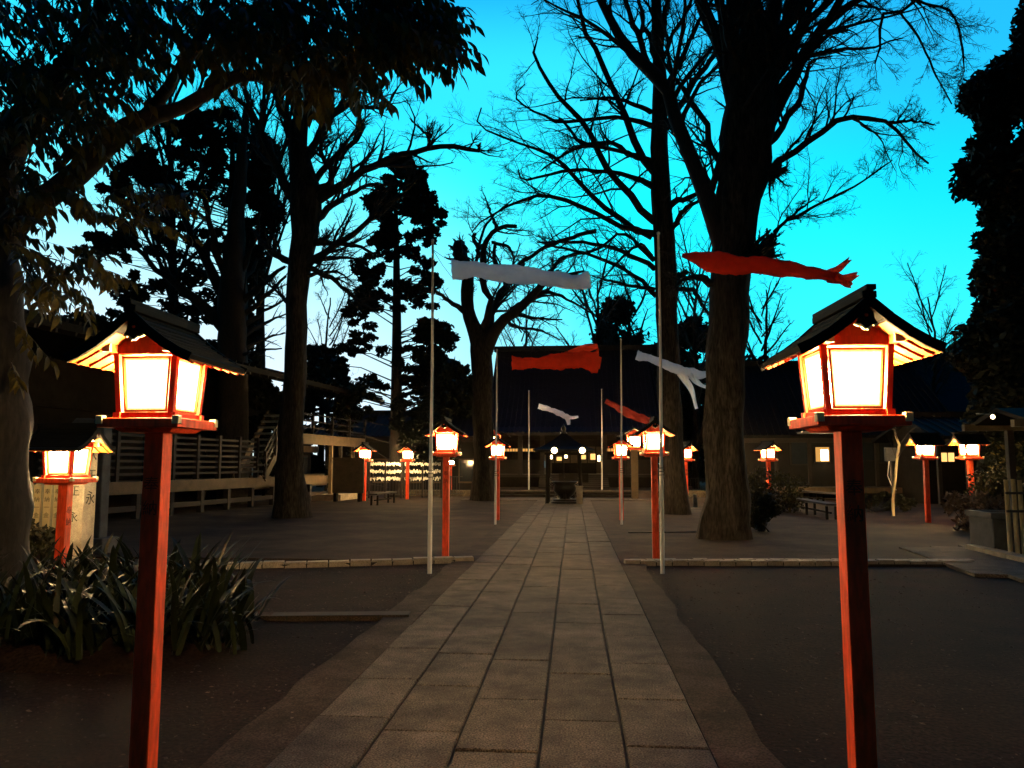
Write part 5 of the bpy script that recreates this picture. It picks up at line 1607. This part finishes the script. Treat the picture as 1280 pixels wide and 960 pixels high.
# ------------------------------------------------------------------ near broadleaf tree: trunk, heavy limbs, single leaves
Yn = 6.6
bt = thing('broadleaf_tree', 'big dark broadleaf tree at the left edge with a heavy forked limb and hanging leaves', 'tree', (xof(0, Yn), Yn, 0))
offn = np.array(bt.location)
g = np.random.default_rng(99)
def limb_mesh(name, pts, d, sides=14, parent=bt, m=M_bark2):
    W = catmull(wpts(pts, Yn, d), 26)
    if name == 'trunk': W[0, 2] = -.2
    v, f = tubes(W[None, :, :3] - offn, W[None, :, 3], sides)
    nn = unit(v - np.repeat(W[:, :3] - offn, sides, axis=0))
    v = v + nn * (np.repeat(W[:, 3], sides) * (.09 * np.sin(v[:, 2] * 9 + nn[:, 0] * 4) + g.normal(size=len(v)) * .035))[:, None]
    link(name, npmesh(name, v, f, m, True), parent); return W
limb_mesh('trunk', [(-12, 830, 46), (-6, 700, 40), (-2, 600, 36), (0, 500, 34), (2, 420, 31), (-2, 350, 26), (-10, 300, 25), (-18, 250, 22), (-20, 180, 18)], 0, 22)
WA = limb_mesh('branch', [(-8, 330, 24), (15, 285, 20), (50, 252, 17), (81, 229, 16), (110, 203, 16), (140, 176, 15), (170, 155, 14), (200, 142, 12), (222, 137, 10), (259, 116, 9.5), (294, 95, 9), (318, 95, 7), (345, 95, 6), (400, 78, 4)], -.6)
WB = limb_mesh('branch', [(180, 150, 11), (203, 119, 8.5), (225, 87, 7.5), (250, 50, 7), (265, 15, 6), (285, -30, 5)], -.3)
WC = limb_mesh('branch', [(-12, 290, 22), (5, 210, 22), (25, 165, 22), (55, 120, 18), (90, 75, 14), (120, 25, 10), (150, -30, 7)], -.8)
WD = limb_mesh('branch', [(285, -30, 6), (340, -10, 5), (400, 20, 4), (460, 50, 3), (510, 75, 1.5)], -.8)

def leaf_mesh(L, w, curl):
    b = MB(); n = 5
    for k in range(n + 1):
        f_ = k / n; ww = w * math.sin(math.pi * (f_ ** .85)) + .0006; z = -curl * f_ * f_ * L
        b.v += [(f_ * L, -ww, z + ww * .3), (f_ * L, 0, z), (f_ * L, ww, z + ww * .3)]
    for k in range(n):
        for s in (0, 1):
            a = k * 3 + s; b.f.append((a, a + 1, a + 4, a + 3)); b.mi.append(0)
    return b
LB = [leaf_mesh(.125, .023, .3), leaf_mesh(.105, .021, .6), leaf_mesh(.14, .025, .15)]
LM = [b.mesh('leaf', M_leaf, True) for b in LB]
LV_ = [(np.array(b.v), np.array(b.f)) for b in LB]
rr = random.Random(5)
regions = [  # (polygon-ish box px range, count of twigs, depth range, heading (px dx,dy), lit?)
    ((-30, 175, -30, 85), 78, (-1.6, 1.0), (0.6, .35)),
    ((-30, 120, 70, 165), 44, (-1.2, .8), (.7, .35)),
    ((55, 165, 10, 130), 26, (-1.0, .6), (1, .35)),
    ((120, 215, -10, 40), 10, (-.8, .5), (.9, .2)),
    ((215, 300, -30, 55), 38, (-1.3, .6), (.5, .5)),
    ((285, 470, -35, 70), 100, (-1.4, .8), (.8, .45)),
    ((330, 450, 55, 100), 26, (-1.0, .4), (.5, .9)),
    ((440, 535, -30, 65), 52, (-1.2, .4), (1, .4)),
    ((500, 545, 10, 60), 14, (-.8, .2), (1, .5)),
    ((50, 110, 110, 175), 10, (-1.0, .2), (.7, .7)),
    ((-20, 70, 190, 250), 12, (-1.2, .0), (.8, .3)),
    ((-15, 30, 235, 300), 6, (-1.2, .0), (.9, .2)),
    ((70, 215, 232, 275), 13, (-1.2, .2), (1, .02)),
    ((10, 110, 300, 365), 16, (-1.4, -.2), (.8, .25)),
    ((-20, 20, 370, 500), 2, (-.9, -.3), (.6, .8)),
]
tips = []; twp = []
for (x0, x1, y0, y1), cnt, (d0, d1), (hx_, hy_) in regions:
    for _ in range(int(cnt * 1.7)):
        px, py = rr.uniform(x0, x1), rr.uniform(y0, y1)
        Y = Yn + rr.uniform(d0, d1)
        p = np.array(at(px, py, Y))
        h = np.array([hx_ + rr.uniform(-.5, .5), rr.uniform(-.6, .6), -hy_ + rr.uniform(-.35, .35)])
        h /= np.linalg.norm(h); L = rr.uniform(.28, .5); n = 7
        pts = [p]; d = h.copy()
        for k in range(n - 1):
            d = d + np.array([0, 0, -.07]) + g.normal(size=3) * .07; d /= np.linalg.norm(d); pts.append(pts[-1] + d * L / (n - 1))
        twp.append(pts)
        nl = rr.randint(9, 13)
        for k in range(nl):
            f_ = .1 + .9 * k / (nl - 1); i = min(int(f_ * (n - 1)), n - 2); q = pts[i] + (pts[i + 1] - pts[i]) * (f_ * (n - 1) - i)
            t_ = pts[i + 1] - pts[i]; t_ /= np.linalg.norm(t_)
            side = np.cross(t_, [0, 0, 1]); side /= np.linalg.norm(side)
            s = 1 if k % 2 else -1
            dr = t_ * (.55 if k < nl - 1 else 2) + side * s * .8 + np.array([0, 0, -.35 - rr.random() * .5]) + g.normal(size=3) * .15
            dr /= np.linalg.norm(dr)
            tips.append((q, dr, rr.uniform(.75, 1.2), rr.randrange(3), rr.uniform(-.8, .8)))
twp = np.array(twp)
# connect each spray back to the nearest limb
limbpts = np.concatenate([WA[:, :3], WB[:, :3], WC[:, :3], WD[:, :3]])
conn = []
dl_ = np.array([np.linalg.norm(limbpts - tp[0], axis=1).min() for tp in twp])
known = limbpts.copy()
for k in np.argsort(dl_):
    tp = twp[k]
    b_ = tp[0]
    a = known[int(np.argmin(np.linalg.norm(known - b_, axis=1)))]
    known = np.concatenate([known, tp[1:5]])
    mid = (a + b_) / 2 + np.array([0, 0, .06]) + g.normal(size=3) * .03
    conn.append([a, (a * .65 + b_ * .35) + np.array([0, 0, .05]), mid, (a * .3 + b_ * .7) + np.array([0, 0, .03]), b_])
conn = np.array(conn)
v1, f1 = tubes(conn - offn, np.tile(np.linspace(.006, .003, 5), (len(conn), 1)), 4)
v2, f2 = tubes(twp - offn, np.tile(np.linspace(.004, .0015, twp.shape[1]), (len(twp), 1)), 3)
vv = np.concatenate([v1, v2]); 
link('twigs', npmesh('twigs', vv, np.concatenate([f1, f2 + len(v1)]), M_twig), bt, kind='stuff')
# leaves: the nearest 300 as single pieces, the rest joined
def frame(dr, roll):
    x = Vector(dr); up = Vector((0, 0, 1)); y = up.cross(x)
    y = y.normalized() if y.length > 1e-4 else Vector((0, 1, 0)); z = x.cross(y)
    m_ = Matrix((x, y, z)).transposed() @ Matrix.Rotation(roll, 3, 'X')
    return m_
def inview(q):
    d = CR.transposed() @ (Vector(q) - Vector((0, 0, EYE)))
    if d.z >= 0: return 99
    x = 640 - d.x / d.z * F; y = 480 + d.y / d.z * F
    return -d.z if (0 <= x <= 1280 and 0 <= y <= 960) else 99
order = sorted(range(len(tips)), key=lambda k: inview(tips[k][0]) / tips[k][2])
AV = []; AF = []; o_ = 0
for rank, k in enumerate(order):
    q, dr, s, mi, roll = tips[k]
    m_ = frame(dr, roll)
    if rank < 300:
        o = link('leaf', LM[mi], bt)
        o.matrix_local = Matrix.Translation(Vector(q) - bt.location) @ m_.to_4x4() @ Matrix.Diagonal((s, s, s, 1))
    else:
        V_, F_ = LV_[mi]
        AV.append((V_ * s) @ np.array(m_).T + (q - offn)); AF.append(F_ + o_); o_ += len(V_)
link('leaves', npmesh('leaves', np.concatenate(AV), np.concatenate(AF), M_leaf, True), bt, kind='stuff')
